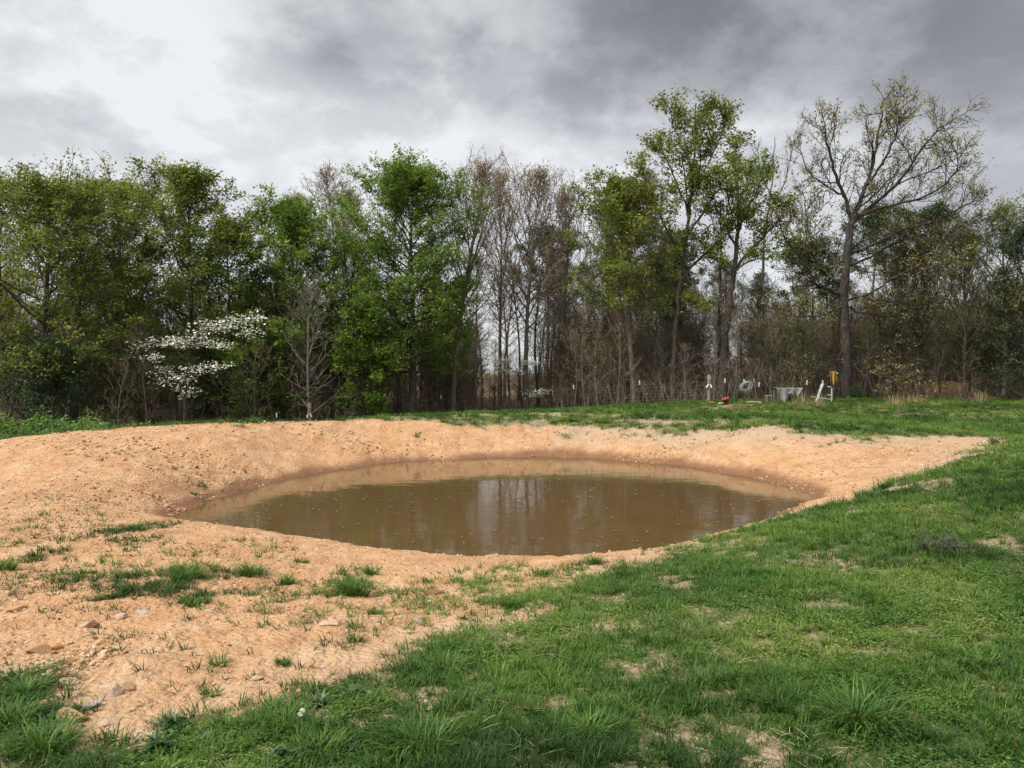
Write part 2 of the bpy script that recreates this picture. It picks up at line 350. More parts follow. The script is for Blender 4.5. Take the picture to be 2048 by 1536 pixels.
def ground_material():
    m, t, o = mat_new('clay_and_turf')
    geo = t.add('ShaderNodeNewGeometry'); v = geo.outputs['Position']
    A = lambda n: t.add('ShaderNodeAttribute', attribute_name=n).outputs['Fac']
    dirt, grs, wood, wet = A('dirt'), A('grass'), A('wood'), A('wet')
    nb = t.noise(v, 0.45, 4, 0.55).outputs[0]; nm = t.noise(v, 2.6, 6, 0.6).outputs[0]
    nf = t.noise(v, 16, 4, 0.7).outputs[0]; ng = t.noise(v, 70, 3, 0.7).outputs[0]
    vo = t.add('ShaderNodeTexVoronoi', feature='F1'); t.put(vo.inputs['Vector'], v); vo.inputs['Scale'].default_value = 26
    clay = t.ramp(nm, [(0.28, (0.385, 0.198, 0.088)), (0.5, (0.475, 0.276, 0.140)), (0.72, (0.535, 0.350, 0.203))])
    clay = t.mix(t.math('MULTIPLY', t.smooth(nb, 0.50, 0.70), 0.8), clay, (0.456, 0.240, 0.108, 1))
    nh = t.noise(v, 6.5, 3, 0.6).outputs[0]
    clay = t.mix(t.math('MULTIPLY', t.smooth(nh, 0.52, 0.70), 0.45), clay, (0.288, 0.160, 0.088, 1))
    clay = t.mix(t.math('MULTIPLY', t.smooth(nh, 0.44, 0.30), 0.45), clay, (0.560, 0.392, 0.252, 1))
    clay = t.mix(t.math('MULTIPLY', t.smooth(nf, 0.54, 0.70), 0.6), clay, (0.251, 0.122, 0.058, 1))
    clay = t.mix(t.math('MULTIPLY', t.smooth(ng, 0.54, 0.74), 0.6), clay, (0.533, 0.386, 0.244, 1))
    clay = t.mix(t.math('MULTIPLY', t.smooth(ng, 0.44, 0.28), 0.35), clay, (0.229, 0.118, 0.061, 1))
    mp = t.add('ShaderNodeMapping'); mp.inputs['Scale'].default_value = (1.0, 0.22, 1.0); mp.inputs['Rotation'].default_value = (0, 0, 0.35); t.l.new(v, mp.inputs[0])
    ns = t.noise(mp.outputs[0], 2.8, 5, 0.6, 0.4).outputs[0]
    clay = t.mix(t.math('MULTIPLY', t.smooth(ns, 0.53, 0.68), 0.5), clay, (0.30, 0.165, 0.085, 1))
    clay = t.mix(t.math('MULTIPLY', t.smooth(ns, 0.45, 0.33), 0.35), clay, (0.55, 0.385, 0.25, 1))
    pale = A('pale')
    clay = t.mix(t.math('MULTIPLY', pale, t.math('ADD', 0.35, t.math('MULTIPLY', nm, 0.8))), clay, (0.396, 0.304, 0.208, 1))
    clay = t.mix(t.math('MULTIPLY', wet, 0.95), clay, (0.185, 0.088, 0.043, 1))
    soil = t.ramp(nf, [(0.3, (0.176, 0.116, 0.068)), (0.5, (0.344, 0.248, 0.160)), (0.7, (0.432, 0.336, 0.240))])
    turf = t.ramp(nf, [(0.3, (0.05, 0.075, 0.022)), (0.5, (0.13, 0.14, 0.05)), (0.66, (0.32, 0.26, 0.15))])
    base = t.mix(t.smooth(grs, 0.15, 0.75), soil, turf)
    litter = t.ramp(nf, [(0.3, (0.055, 0.035, 0.022)), (0.5, (0.13, 0.085, 0.052)), (0.7, (0.22, 0.15, 0.09))])
    base = t.mix(dirt, base, clay)
    base = t.mix(wood, base, litter)
    h = t.math('ADD', t.math('ADD', t.math('MULTIPLY', nf, 1.0), t.math('MULTIPLY', nh, 1.1)), t.math('MULTIPLY', ng, 0.3))
    h = t.math('ADD', h, t.math('MULTIPLY', vo.outputs['Distance'], -0.5))
    principled(t, o, base, t.math('SUBTRACT', 0.95, t.math('MULTIPLY', wet, 0.35)), 0.2, bumpn(t, h, 0.85, 0.05))
    return m
me = quads_mesh('ground', np.stack([gx, gy, gz], 1), Qg, ground_material(), smooth=True)
def vattr(name, val):
    a = me.attributes.new(name, 'FLOAT', 'POINT'); a.data.foreach_set('value', np.asarray(val, np.float32))
gg = grassiness(gx, gy, dn)
vattr('dirt', sstep(-0.05, 0.12, dn)); vattr('grass', gg)
vattr('wood', sstep(-0.6, 1.2, sdist(gx, gy, TREELINE) + 1.2 * fbm(gx * .7, gy * .7, 41, 3)))
vattr('wet', sstep(0.19, 0.05, gz + 0.8 + 0.14 * fbm(gx * 1.1, gy * 1.1, 23, 4)) * sstep(24.5, 22, gy) * sstep(6, 8, gy))
pl = sstep(2.0, 0.0, np.abs(dn) + 0.0) * sstep(3, 7, gx) + sstep(1.3, 0.1, dn) * sstep(18, 22, gy) * sstep(0, 3, gx) + 0.4 * sstep(0.9, 0.1, dn) * sstep(12, 8, gy)
vattr('pale', np.clip(pl, 0, 1))
tag(link('ground', me), kind='structure')

# pond
def pond_material():
    m, t, o = mat_new('muddy_water')
    geo = t.add('ShaderNodeNewGeometry'); mp = t.add('ShaderNodeMapping'); mp.inputs['Scale'].default_value = (1.0, 1.5, 1.0); t.l.new(geo.outputs['Position'], mp.inputs[0])
    a = t.noise(mp.outputs[0], 1.3, 3, 0.5, 0.3).outputs[0]; b = t.noise(mp.outputs[0], 7.0, 3, 0.55).outputs[0]
    calm = t.smooth(t.noise(geo.outputs['Position'], 0.3, 2).outputs[0], 0.35, 0.65)
    h = t.math('ADD', t.math('MULTIPLY', a, 0.5), t.math('MULTIPLY', t.math('MULTIPLY', b, 0.22), t.math('ADD', 0.1, calm)))
    col = t.mix(a, (0.076, 0.046, 0.018, 1), (0.100, 0.062, 0.026, 1))
    p = principled(t, o, col, 0.03, 0.5, bumpn(t, h, 0.13, 0.06)); p.inputs['IOR'].default_value = 1.33
    return m
ang = np.linspace(0, 2 * pi, 64, endpoint=False)
bm = bmesh.new()
rings = []
for r in (8.2, 6, 4, 2): rings.append([bm.verts.new((r * cos(a), 14.9 + r * 1.0 * sin(a), -0.8)) for a in ang])
for r0, r1 in zip(rings, rings[1:]):
    for i in range(64): bm.faces.new((r0[i], r0[(i + 1) % 64], r1[(i + 1) % 64], r1[i]))
bm.faces.new(rings[-1])
wm = bpy.data.meshes.new('pond_water'); bm.to_mesh(wm); bm.free(); wm.materials.append(pond_material())
tag(link('pond_water', wm), kind='structure')


# ------------------------------------------------------------------ trees
UP = np.array([0, 0, 1.0])
def off(Q, n): return np.where(Q >= 0, Q + n, -1)
def nrm(v): return v / (np.linalg.norm(v) + 1e-9)
class Tree:
    """grows a skeleton; wood() and leaves() turn it into meshes"""
    def __init__(s, seed): s.r = np.random.default_rng(seed); s.V = []; s.Q = []; s.nv = 0; s.tw = []; s.tr = 1.0
    def tube(s, pts, rad, k):
        pts = np.asarray(pts, float); n = len(pts)
        tg = np.gradient(pts, axis=0); tg /= (np.linalg.norm(tg, axis=1, keepdims=True) + 1e-9)
        ref = np.array([1.0, 0, 0]) if abs(tg[0][0]) < 0.8 else np.array([0, 1.0, 0])
        a = np.cross(tg, ref); a /= (np.linalg.norm(a, axis=1, keepdims=True) + 1e-9); b = np.cross(tg, a)
        th = np.arange(k) * 2 * pi / k
        ring = pts[:, None, :] + np.asarray(rad)[:, None, None] * (np.cos(th)[None, :, None] * a[:, None, :] + np.sin(th)[None, :, None] * b[:, None, :])
        s.V.append(ring.reshape(-1, 3))
        i = (np.arange(n - 1)[:, None] * k + np.arange(k)[None, :]); j = (np.arange(n - 1)[:, None] * k + (np.arange(k)[None, :] + 1) % k)
        s.Q.append(np.stack([i, j, j + k, i + k], -1).reshape(-1, 4) + s.nv); s.nv += n * k
    def walk(s, p, d, L, n, up, wob):
        pts = [np.array(p, float)]; d = nrm(np.array(d, float)); st = L / n
        for i in range(n):
            d = nrm(d + UP * up / n + s.r.normal(0, wob, 3)); pts.append(pts[-1] + d * st)
        return np.array(pts)
    def side(s, d, ang, flat=0.0):
        q = s.r.normal(0, 1, 3); q[2] *= (1 - flat); q = q - d * np.dot(q, d); q = nrm(q)
        return nrm(d * cos(ang) + q * sin(ang))
    def at(s, pts, t):
        f = t * (len(pts) - 1); i = min(int(f), len(pts) - 2); return pts[i] + (pts[i + 1] - pts[i]) * (f - i), nrm(pts[i + 1] - pts[i])
    def limb(s, pts, r0, r1, k=6): s.tube(pts, np.linspace(r0, r1, len(pts)), k)
    def dress(s, pts, r0, L, n2, n3, l3=0.55, up2=0.5, flat=0.3, start=0.22, ang=(0.6, 1.1), l2=0.42):
        """secondary branches and twigs along a limb"""
        for i in range(n2):
            t = start + (1 - start) * ((i + s.r.random()) / n2); p, d = s.at(pts, min(t, 0.999))
            l = L * l2 * (1.15 - 0.75 * t) * s.r.uniform(0.6, 1.25) + 0.25
            b = s.walk(p, s.side(d, s.r.uniform(*ang), flat), l, 4, up2, 0.16); rr = max(0.008, r0 * 0.42 * (1 - 0.7 * t))
            s.tube(b, np.linspace(max(rr * s.tr, .018 * s.tr), 0.011 * s.tr, 5), 4)
            for j in range(n3):
                t3 = 0.25 + 0.75 * (j + s.r.random()) / n3; p3, d3 = s.at(b, min(t3, 0.999))
                c = s.walk(p3, s.side(d3, s.r.uniform(0.4, 0.95), flat), l3 * s.r.uniform(0.5, 1.3), 2, up2 * 0.6, 0.14)
                s.tube(c, [0.012 * s.tr, 0.009 * s.tr, 0.006 * s.tr], 3); s.tw.append(c)
    def auto(s, H, R, base, r0, n1, n2, n3, el=(10, 65), lean=(0, 0), l3=0.55, flat=0.3, up1=0.45, wob=0.07, peak=0.35, up2=0.5, tips=True, rs=1.0, k=8, top=0.0):
        n = 14; t = np.linspace(0, 1, n)
        wx = s.r.normal(0, 0.02 * H, 4); wy = s.r.normal(0, 0.02 * H, 4)
        trunk = np.stack([lean[0] * t ** 1.3 + wx[0] * np.sin(t * 3) + wx[1] * np.sin(t * 7) * .4 * t, lean[1] * t + wy[0] * np.sin(t * 3.3) + wy[1] * np.sin(t * 6) * .4 * t, t * H], 1)
        rad = r0 * (1 - t) ** 0.85 + 0.012; rad[0] *= 1.45; rad[1] *= 1.05; trunk[0, 2] -= 0.4
        s.tube(trunk, rad, k)
        for i in range(n1):
            u = (i + s.r.uniform(0, 1)) / n1; t_ = base + (1 - base) * u * 0.97
            p, d = s.at(trunk, t_); a = i * 2.4 + s.r.uniform(-.5, .5); e = radians(el[0] + (el[1] - el[0]) * u ** 0.8 + s.r.normal(0, 7))
            pr = max(0.16, 1 - ((u - peak) / (1.02 - peak if u > peak else peak + 0.55)) ** 2) ** 0.65
            L = R * pr * s.r.uniform(0.72, 1.12) / max(0.5, cos(min(1.3, e + 0.3 * up1))); L = min(L, max(.5, (H - p[2]) / max(.15, sin(min(1.5, e + .35 * up1))) + .2)); dd = np.array([cos(a) * cos(e), sin(a) * cos(e), sin(e)])
            b = s.walk(p, dd, L, 6, up1, wob); rr = max(0.012, np.interp(t_, t, rad) * 0.5) * rs
            s.tube(b, np.linspace(rr, 0.008, 7), 5)
            s.dress(b, rr, L, max(2, int(n2 * (0.45 + 0.55 * pr))), n3, l3, up2, flat, .08)
        s.dress(trunk[-5:], 0.03, H * 0.16, 6, n3, l3, up2, 0, 0.1)
        return trunk
    def wood(s, name, mat): return quads_mesh(name, np.concatenate(s.V), np.concatenate(s.Q), mat, smooth=True)
    def leaves_arrays(s, per, size, spread, tilt=0.5, aspect=0.55, keep=1.0, droop=0.0, light=None):
        tw = [c for c in s.tw if s.r.random() < keep]
        if not tw: return np.zeros((0, 3)), np.zeros((0, 4), int), np.zeros(0)
        T = np.array([(c[0], c[1], c[-1]) for c in tw]); m = len(T)
        cl = s.r.normal(0.5, 0.2, m)                                  # each spray a shade of its own
        i = np.repeat(np.arange(m), per); n = len(i); f = s.r.random((n, 1)) ** 0.7
        c = T[i, 0] * (1 - f) + T[i, 2] * f + s.r.normal(0, spread, (n, 3)) * np.array([1, 1, 0.55])
        a = s.r.normal(0, 1, (n, 3)); a[:, 2] = a[:, 2] * tilt - droop; a /= np.linalg.norm(a, axis=1, keepdims=True)
        q = s.r.normal(0, 1, (n, 3)); q[:, 2] *= tilt; b = np.cross(a, np.cross(q, a)); b /= (np.linalg.norm(b, axis=1, keepdims=True) + 1e-9)
        sz = size * s.r.uniform(0.6, 1.35, (n, 1)); a *= sz; b *= sz * aspect * 0.5
        V = np.stack([c, c + a * .62 + b * 1.25, c + a - b * .75], 1).reshape(-1, 3)
        tint = np.clip(cl[i] + s.r.normal(0, 0.16, n), 0, 1)
        return V, np.concatenate([np.arange(n * 3).reshape(n, 3), np.full((n, 1), -1)], 1), tint
    def leaves(s, name, mat, *a, **k):
        V, Q, t = s.leaves_arrays(*a, **k); return quads_mesh(name, V, Q, mat, tint=t)

def base_at(px, d): x = (px - CX) / F * d; return x, d, H1(x, d)
def top_h(py, d, zb): return EYE - (py - HY) / F * d - zb
def plant_tree(name, label, T, wood_mat, leaf_mat, loc, leafargs, cat='tree', group=None, crown='crown', rz=0.0):
    e = tag(empty(name, loc), label, cat, group); e.rotation_euler[2] = rz
    link('trunk', T.wood('trunk', wood_mat), e)
    if leafargs is not None: link(crown, T.leaves(crown, leaf_mat, **leafargs), e)
    return e

# --- the trees one can pick out along the edge of the wood
GL = dict(per=22, size=0.18, spread=0.16, tilt=0.45, keep=.7)
def leafy(px, top, d, label, R, base, seed, r0=0.17, mat=L_MAPLE, n1=34, n2=9, n3=5, lean=(0, 0), leafargs=None, name='maple_tree', bk=BARK_DARK, **k):
    x, y, z = base_at(px, d); T = Tree(seed); hh = top_h(top, d, z) * 0.93
    T.auto(hh, R, base, r0, n1, n2, n3, lean=lean, **k)
    return plant_tree(name, label, T, bk, mat, (x, y, z), leafargs or GL)
leafy(825, 322, 44.3, 'tall bright green leafy tree with dark straight trunk at the edge of the lawn', 4.0, 0.17, 11, 0.21, n1=60, n2=11, n3=6, el=(-2, 54), peak=0.5, leafargs=dict(per=17, size=0.18, spread=0.18, tilt=0.42))
leafy(375, 322, 43.0, 'rounded mid green tree rising straight behind the white blossoming dogwood', 4.0, 0.22, 12, 0.19, n1=36, mat=L_OLIVE, el=(8, 70), peak=0.45, leafargs=dict(per=20, size=0.19, spread=0.18, tilt=0.5))
leafy(548, 395, 45.0, 'fresh green tree with leaning dark trunk just past the dogwood flowers', 3.7, 0.30, 13, 0.17, lean=(0.7, 0), el=(5, 65), leafargs=dict(per=20, size=0.20, spread=0.17, tilt=0.45))
leafy(70, 345, 37.0, 'broad olive green tree with spreading low boughs at the photo\'s edge', 5.2, 0.20, 14, 0.20, mat=L_OLIVE, n1=44, n2=10, n3=5, el=(-2, 62), lean=(0.8, 0), leafargs=dict(per=18, size=0.17, spread=0.15, tilt=0.45, keep=.68))
leafy(20, 345, 44.0, 'dark trunked olive tree behind the spreading one at the photo\'s edge', 4.2, 0.35, 15, 0.2, mat=L_OLIVE, n1=30, lean=(-0.6, 0))
leafy(240, 350, 45.0, 'slim olive green tree between the spreading tree and the rounded one', 3.6, 0.30, 16, 0.16, mat=L_OLIVE, n1=30, leafargs=dict(per=17, size=0.19, spread=0.2, tilt=0.5))
leafy(160, 360, 41.0, 'yellowish olive tree with drooping sprays above the brambles', 3.6, 0.15, 17, 0.15, mat=L_OLIVE, n1=34, el=(-5, 60))
leafy(455, 430, 47.0, 'small crowned green tree filling the gap behind the dogwood', 3.4, 0.25, 18, 0.14, n1=28, leafargs=dict(per=19, size=0.19, spread=0.18, tilt=0.5))
leafy(690, 470, 47.0, 'low yellow green tree half hidden behind the bright green one', 3.3, 0.25, 19, 0.14, n1=26, lean=(0.6, 0), leafargs=dict(per=9, size=0.16, spread=0.2, tilt=0.5))
leafy(1268, 350, 46.0, 'mid height green tree with reddish brown under-branches behind the fence', 3.5, 0.38, 20, 0.16, mat=L_OLIVE, n1=32, lean=(-0.9, 0), el=(15, 68), bk=BARK_BROWN, leafargs=dict(per=20, size=0.19, spread=0.2, tilt=0.5))
leafy(505, 640, 42.5, 'young bright green tree beside the low dogwood flowers', 2.3, 0.05, 21, 0.06, n1=26, n2=6, n3=4, el=(-5, 60), leafargs=dict(per=20, size=0.20, spread=0.15, tilt=0.4))
leafy(730, 600, 43.5, 'leafy young tree under the tall bright green one', 1.7, 0.08, 22, 0.07, n1=28, n2=6, n3=4, el=(-5, 60), leafargs=dict(per=19, size=0.19, spread=0.15, tilt=0.4))
leafy(2008, 402, 45.0, 'pale yellow green tree with slim grey trunk before the dark cedar', 3.4, 0.33, 23, 0.13, mat=L_OAKG, n1=30, n2=8, n3=4, el=(15, 70), bk=BARK_GREY, leafargs=dict(per=7, size=0.15, spread=0.18, tilt=0.7))

# trees whose boughs are laid out limb by limb
def limbed(name, label, px, d, limbs, seed, bk, mat, leafargs, depth=0.5, r_tip=0.012, n2k=2.6, n3=5, l3=0.6, l2=0.36, flat=0.1, up2=0.5, ang=(0.5, 1.0), sub=0):
    x, y, z = base_at(px, d); T = Tree(seed); o = np.array([x, y, z]); trunk = None
    for li, (pts, r0, r1, dr) in enumerate(limbs):
        w3 = []
        for q, (a, b) in enumerate(pts):
            f = q / max(1, len(pts) - 1); off = dr * f ** 1.1
            dd = d + off; w3.append(P(a, b, dd) - o)
        w3 = np.array(w3)
        if li == 0: w3[0, 2] = -0.4
        # smooth the polyline
        for _ in range(2):
            q = np.empty((len(w3) * 2 - 2, 3)); q[0::2] = w3[:-1] * .75 + w3[1:] * .25; q[1::2] = w3[:-1] * .25 + w3[1:] * .75
            w3 = np.concatenate([w3[:1], q, w3[-1:]])
        w3[1:-1] += T.r.normal(0, 0.035, (len(w3) - 2, 3))
        L = np.linalg.norm(np.diff(w3, axis=0), axis=1).sum()
        tt = np.linspace(0, 1, len(w3)); rad = r0 + (r1 - r0) * tt ** 0.8
        if li == 0: rad[0] *= 1.5; rad[1] *= 1.25; rad[2] *= 1.1
        T.tube(w3, rad, 9 if li == 0 else 6)
        if sub and li > 0 and L > 2.2:
            for j in range(int(L * sub)):
                t_ = .2 + .75 * (j + T.r.random()) / int(L * sub); p_, d_ = T.at(w3, min(t_, .999)); l_ = L * T.r.uniform(.2, .4) * (1.35 - .95 * t_) + .4
                b_ = T.walk(p_, T.side(d_, T.r.uniform(.5, 1.05)), l_, 6, .12, .10); rr_ = max(.02, (r0 + (r1 - r0) * t_) * .5)
                T.tube(b_, np.linspace(rr_, .012, 7), 5); T.dress(b_, rr_, l_, int(l_ * 3) + 2, 4, l3, up2, flat, .15, ang, .4)
        if dr is not None and li > 0: T.dress(w3, (r0 + r1) * .45, min(L, 5.0), int(L * n2k * (.45 if r0 < .061 and name == 'oak_tree' and seed == 41 else 1)) + 2, n3, l3, up2, flat, 0.15, ang, l2)
    return plant_tree(name, label, T, bk, mat, (x, y, z), leafargs)
oak = [([(1692, 798), (1691, 740), (1690, 660), (1688, 590), (1693, 520), (1700, 450), (1712, 430)], .36, .17, 0),
       ([(1700, 455), (1712, 420), (1735, 370), (1752, 300), (1760, 255), (1766, 195)], .17, .03, 0.6),
       ([(1702, 440), (1690, 395), (1668, 345), (1655, 290), (1648, 262), (1650, 250)], .13, .03, -1.2),
       ([(1690, 395), (1650, 370), (1615, 345), (1600, 300)], .09, .02, 1.5),
       ([(1735, 370), (1770, 320), (1790, 270), (1800, 240), (1796, 222)], .09, .02, -1.4),
       ([(1708, 440), (1760, 400), (1810, 350), (1850, 290), (1872, 262), (1884, 252)], .13, .025, 1.3),
       ([(1715, 432), (1780, 410), (1850, 395), (1920, 345), (1912, 300)], .11, .02, -1.8),
       ([(1696, 505), (1740, 495), (1800, 460), (1880, 440), (1930, 412), (1962, 395)], .13, .02, 0.7),
       ([(1692, 535), (1750, 510), (1800, 480), (1850, 470), (1915, 460)], .09, .02, 2.4),
       ([(1690, 590), (1660, 582), (1632, 570), (1615, 530), (1570, 480), (1555, 430)], .14, .02, -0.8),
       ([(1640, 575), (1620, 560), (1612, 500), (1614, 430), (1605, 380)], .08, .02, 0.9),
       ([(1694, 545), (1660, 510), (1620, 470), (1600, 440)], .07, .02, 2.2),
       ([(1690, 610), (1650, 630), (1600, 635), (1560, 615)], .08, .015, -1.5),
       ([(1692, 600), (1740, 590), (1800, 545), (1880, 530), (1930, 520)], .09, .015, -1.2),
       ([(1690, 610), (1730, 630), (1780, 635), (1830, 640)], .06, .012, 1.5),
       ([(1694, 690), (1740, 700), (1790, 720), (1830, 760)], .05, .01, -1.0),
       ([(1692, 700), (1660, 725), (1625, 745)], .045, .01, -1.0),
       ([(1694, 720), (1725, 745), (1750, 790)], .04, .01, -1.6)]
limbed('oak_tree', 'tallest oak with open spreading limbs and pale young tassels by the post driver', 1692, 43.5, oak, 41, BARK_OAK, L_OAK,
       dict(per=4, size=0.15, spread=0.13, tilt=0.9, keep=0.85, droop=0.4), n2k=2.2, n3=5, l3=0.6, l2=.36, sub=1.1)
tall = [([(1346, 806), (1347, 740), (1352, 650), (1360, 560), (1372, 480), (1382, 400), (1388, 330), (1392, 205)], .22, .03, 0),
        ([(1362, 560), (1395, 520), (1440, 480), (1475, 450), (1500, 430)], .10, .02, 1.0),
        ([(1366, 520), (1345, 480), (1320, 430), (1300, 390), (1285, 340)], .09, .02, -1.0),
        ([(1374, 470), (1410, 420), (1440, 370), (1465, 330), (1475, 290)], .09, .02, -0.8),
        ([(1378, 430), (1355, 370), (1335, 320), (1315, 290)], .08, .02, 0.9),
        ([(1384, 380), (1420, 320), (1445, 270), (1450, 235)], .07, .02, 0.7),
        ([(1387, 350), (1365, 290), (1345, 250), (1340, 215)], .06, .02, -0.8),
        ([(1390, 300), (1410, 250), (1420, 215)], .05, .02, 0.4),
        ([(1380, 410), (1400, 350), (1402, 280), (1400, 240)], .06, .02, 1.8),
        ([(1376, 440), (1372, 370), (1360, 300)], .06, .02, -1.9),
        ([(1358, 580), (1330, 570), (1310, 545)], .04, .01, 1.0),
        ([(1356, 620), (1385, 600), (1410, 610)], .04, .01, -1.0)]
limbed('oak_tree', 'tall narrow oak with olive leaves reaching high between two wood gaps', 1346, 45.0, tall, 42, BARK_DARK, L_OAKG,
       dict(per=20, size=0.20, spread=0.19, tilt=0.7), n2k=2.5, n3=5, l3=0.6)
fork = [([(1444, 800), (1446, 740), (1452, 660), (1462, 580), (1470, 520), (1478, 450), (1470, 350)], .33, .05, 0),
        ([(1470, 540), (1500, 500), (1530, 470), (1560, 440), (1570, 410)], .12, .02, 0.8),
        ([(1474, 500), (1450, 450), (1430, 410), (1425, 370)], .09, .02, -0.8),
        ([(1477, 460), (1500, 410), (1520, 370), (1525, 340)], .08, .02, -0.7),
        ([(1480, 440), (1480, 390), (1500, 350)], .07, .02, 1.4),
        ([(1468, 545), (1500, 520), (1540, 515), (1580, 490)], .07, .02, -1.2),
        ([(1468, 555), (1440, 530), (1415, 500), (1400, 480)], .06, .02, 1.2),
        ([(1476, 470), (1455, 400), (1455, 350)], .06, .02, -1.8)]
limbed('oak_tree', 'stout leaning dark trunk with mid height olive crown beside the open wood gap', 1444, 44.6, fork, 43, BARK_DARK, L_OLIVE,
       dict(per=22, size=0.19, spread=0.21, tilt=0.6), n2k=2.8, n3=5)
limbed('bare_tree', 'slim straight dark trunk close beside the stout leaning one', 1440, 47.0, [([(1440, 800), (1440, 700), (1440, 600), (1442, 500), (1440, 400)], .13, .03, 0), ([(1441, 480), (1425, 440), (1415, 400)], .05, .01, .5), ([(1441, 460), (1455, 420), (1460, 380)], .05, .01, -.5)], 44, BARK_DARK, L_BUD, dict(per=3, size=.12, spread=.1))
limbed('bare_tree', 'leafless grey tree showing above the olive crown next to the tallest oak', 1528, 50.0, [([(1520, 800), (1522, 650), (1525, 520), (1535, 420), (1545, 360), (1550, 275)], .15, .02, 0), ([(1538, 420), (1570, 370), (1585, 300), (1588, 280)], .07, .012, .5), ([(1540, 390), (1520, 340), (1515, 300)], .06, .012, -.5), ([(1530, 470), (1560, 440), (1590, 420)], .06, .012, -.8), ([(1530, 480), (1505, 430), (1490, 400)], .05, .012, .7)], 45, BARK_GREY, L_BUD, dict(per=1, size=.09, spread=.06, keep=.3))
def budtree(px, top, d, label, R, seed, lean=(0, 0), base=0.35, bk=BARK_GREY, mat=L_BUD, r0=.15, per=6, n1=34, name='budding_tree'):
    x, y, z = base_at(px, d); T = Tree(seed)
    T.auto(top_h(top, d, z) * 0.96, R, base, r0, n1, 8, 5, el=(38, 76), lean=lean, up1=0.5, flat=0.0, l3=0.6, wob=0.06, peak=0.4)
    return plant_tree(name, label, T, bk, mat, (x, y, z), dict(per=per, size=0.11, spread=0.08, tilt=0.9, keep=0.75))
budtree(905, 322, 48.0, 'tan budding tree whose trunk leans past the tall bright green tree', 3.0, 51, lean=(2.2, 0), r0=.19, bk=BARK_GREY)
budtree(1052, 338, 48.5, 'tan budding tree with several rising stems over the bright wood gap', 3.3, 52, lean=(1.0, 0), r0=.16)
budtree(1000, 345, 52.0, 'thin pinkish budding tree between the two tan budding ones', 2.6, 53, r0=.13)
budtree(1130, 385, 51.0, 'pale budding tree thinning out before the mid height green tree', 2.6, 54, lean=(.5, 0), r0=.13)
budtree(655, 330, 53.0, 'feathery pale grey tree standing high behind the bright green one', 2.4, 55, r0=.14)
budtree(600, 390, 54.0, 'pinkish twiggy tree top beside the feathery pale grey one', 2.2, 56, r0=.12)
budtree(1215, 420, 54.0, 'thin grey twiggy tree behind the mid height green tree', 2.2, 57, r0=.12)
budtree(1300, 345, 53.0, 'sparse grey tree between the mid green tree and the narrow oak', 2.0, 58, r0=.12)
budtree(700, 380, 53.0, 'brown twiggy tree poking out behind the bright green crown', 2.3, 59, r0=.12)
budtree(1930, 470, 47.0, 'yellowish budding tree between the tallest oak and the slim grey one', 2.6, 60, mat=L_OAKG, r0=.11, per=5, base=.25)
budtree(1800, 520, 46.0, 'brown twiggy tree standing under the tallest oak\'s long bough', 2.3, 61, mat=L_OAKG, r0=.09, per=3, base=.2, bk=BARK_BROWN)
budtree(1845, 500, 45.2, 'dark trunked young tree standing in front of the clay mound', 2.2, 62, mat=L_OAKG, r0=.12, per=4, base=.25, bk=BARK_DARK)

# dogwoods
def dogwood(px, d, label, tiers, seed, n=1.0, size=0.10, stem=None):
    x, y, z = base_at(px, d); T = Tree(seed); o = np.array([x, y, z])
    st = [P(a, b, d) - o for a, b in stem]; st = np.array(st); st[0, 2] = -0.3
    T.tube(st, np.linspace(.075, .02, len(st)), 6)
    for (cx, cy, rx, ry, dr, j) in tiers:                   # flat sprays of blossom
        c = P(cx, cy, d + dr) - o; a0 = st[j]; rxw, rzw = rx / F * d, ry / F * d
        mid = (a0 + c) / 2 + np.array([0, 0, -0.1]); T.tube(np.array([a0, mid, c]), [.03, .02, .012], 4)
        for k in range(int(rxw * 34 * n)):
            q = c + np.array([T.r.uniform(-1, 1) * rxw, T.r.normal(0, .5), 0]); q[2] += T.r.uniform(-1, 1) * rzw * sqrt(max(0, 1 - ((q[0] - c[0]) / rxw) ** 2)) + 0.25 * rzw * (q[0] - c[0]) / rxw
            s0 = c + (q - c) * T.r.uniform(0.1, 0.6); s0[2] -= 0.05
            b = np.array([s0, (s0 + q) / 2 + T.r.normal(0, .03, 3), q]); T.tube(b, [.008, .006, .004], 3); T.tw.append(b)
    e = tag(empty('dogwood_tree', (x, y, z)), label, 'tree')
    link('trunk', T.wood('trunk', BARK_DARK), e)
    link('blossom', T.leaves('blossom', L_WHITE, per=5, size=size, spread=0.12, tilt=0.3, aspect=0.95), e)
    T.tw = T.tw[::3]; link('crown', T.leaves('crown', L_UNDER, per=2, size=0.10, spread=0.12, tilt=0.5), e)
dogwood(372, 37.0, 'dogwood tree covered in flat sprays of white blossom', [(480, 640, 52, 22, .2, 4), (420, 655, 50, 20, -.5, 4), (390, 685, 60, 14, .5, 3), (345, 680, 30, 12, -.6, 3), (290, 690, 34, 17, .3, 3), (415, 735, 48, 15, -.4, 2),
        (350, 760, 45, 18, -.3, 1), (375, 785, 30, 12, .5, 1), (330, 740, 24, 12, .4, 1), (500, 665, 30, 14, .5, 4), (440, 690, 24, 10, -.5, 3), (305, 715, 24, 7, 0, 2)], 71, 1.2, 0.115,
        [(368, 868), (370, 790), (374, 735), (380, 690), (400, 665)])
dogwood(1030, 46.5, 'small sparse dogwood with few white flowers behind the wire fence', [(1010, 722, 28, 9, .2, 2), (1030, 742, 22, 7, -.4, 2), (1060, 725, 22, 5, .4, 2), (1000, 738, 12, 5, .4, 1), (1075, 785, 30, 9, -.2, 1)], 72, 1.3, 0.11,
        [(1045, 822), (1042, 780), (1036, 750), (1030, 730)])

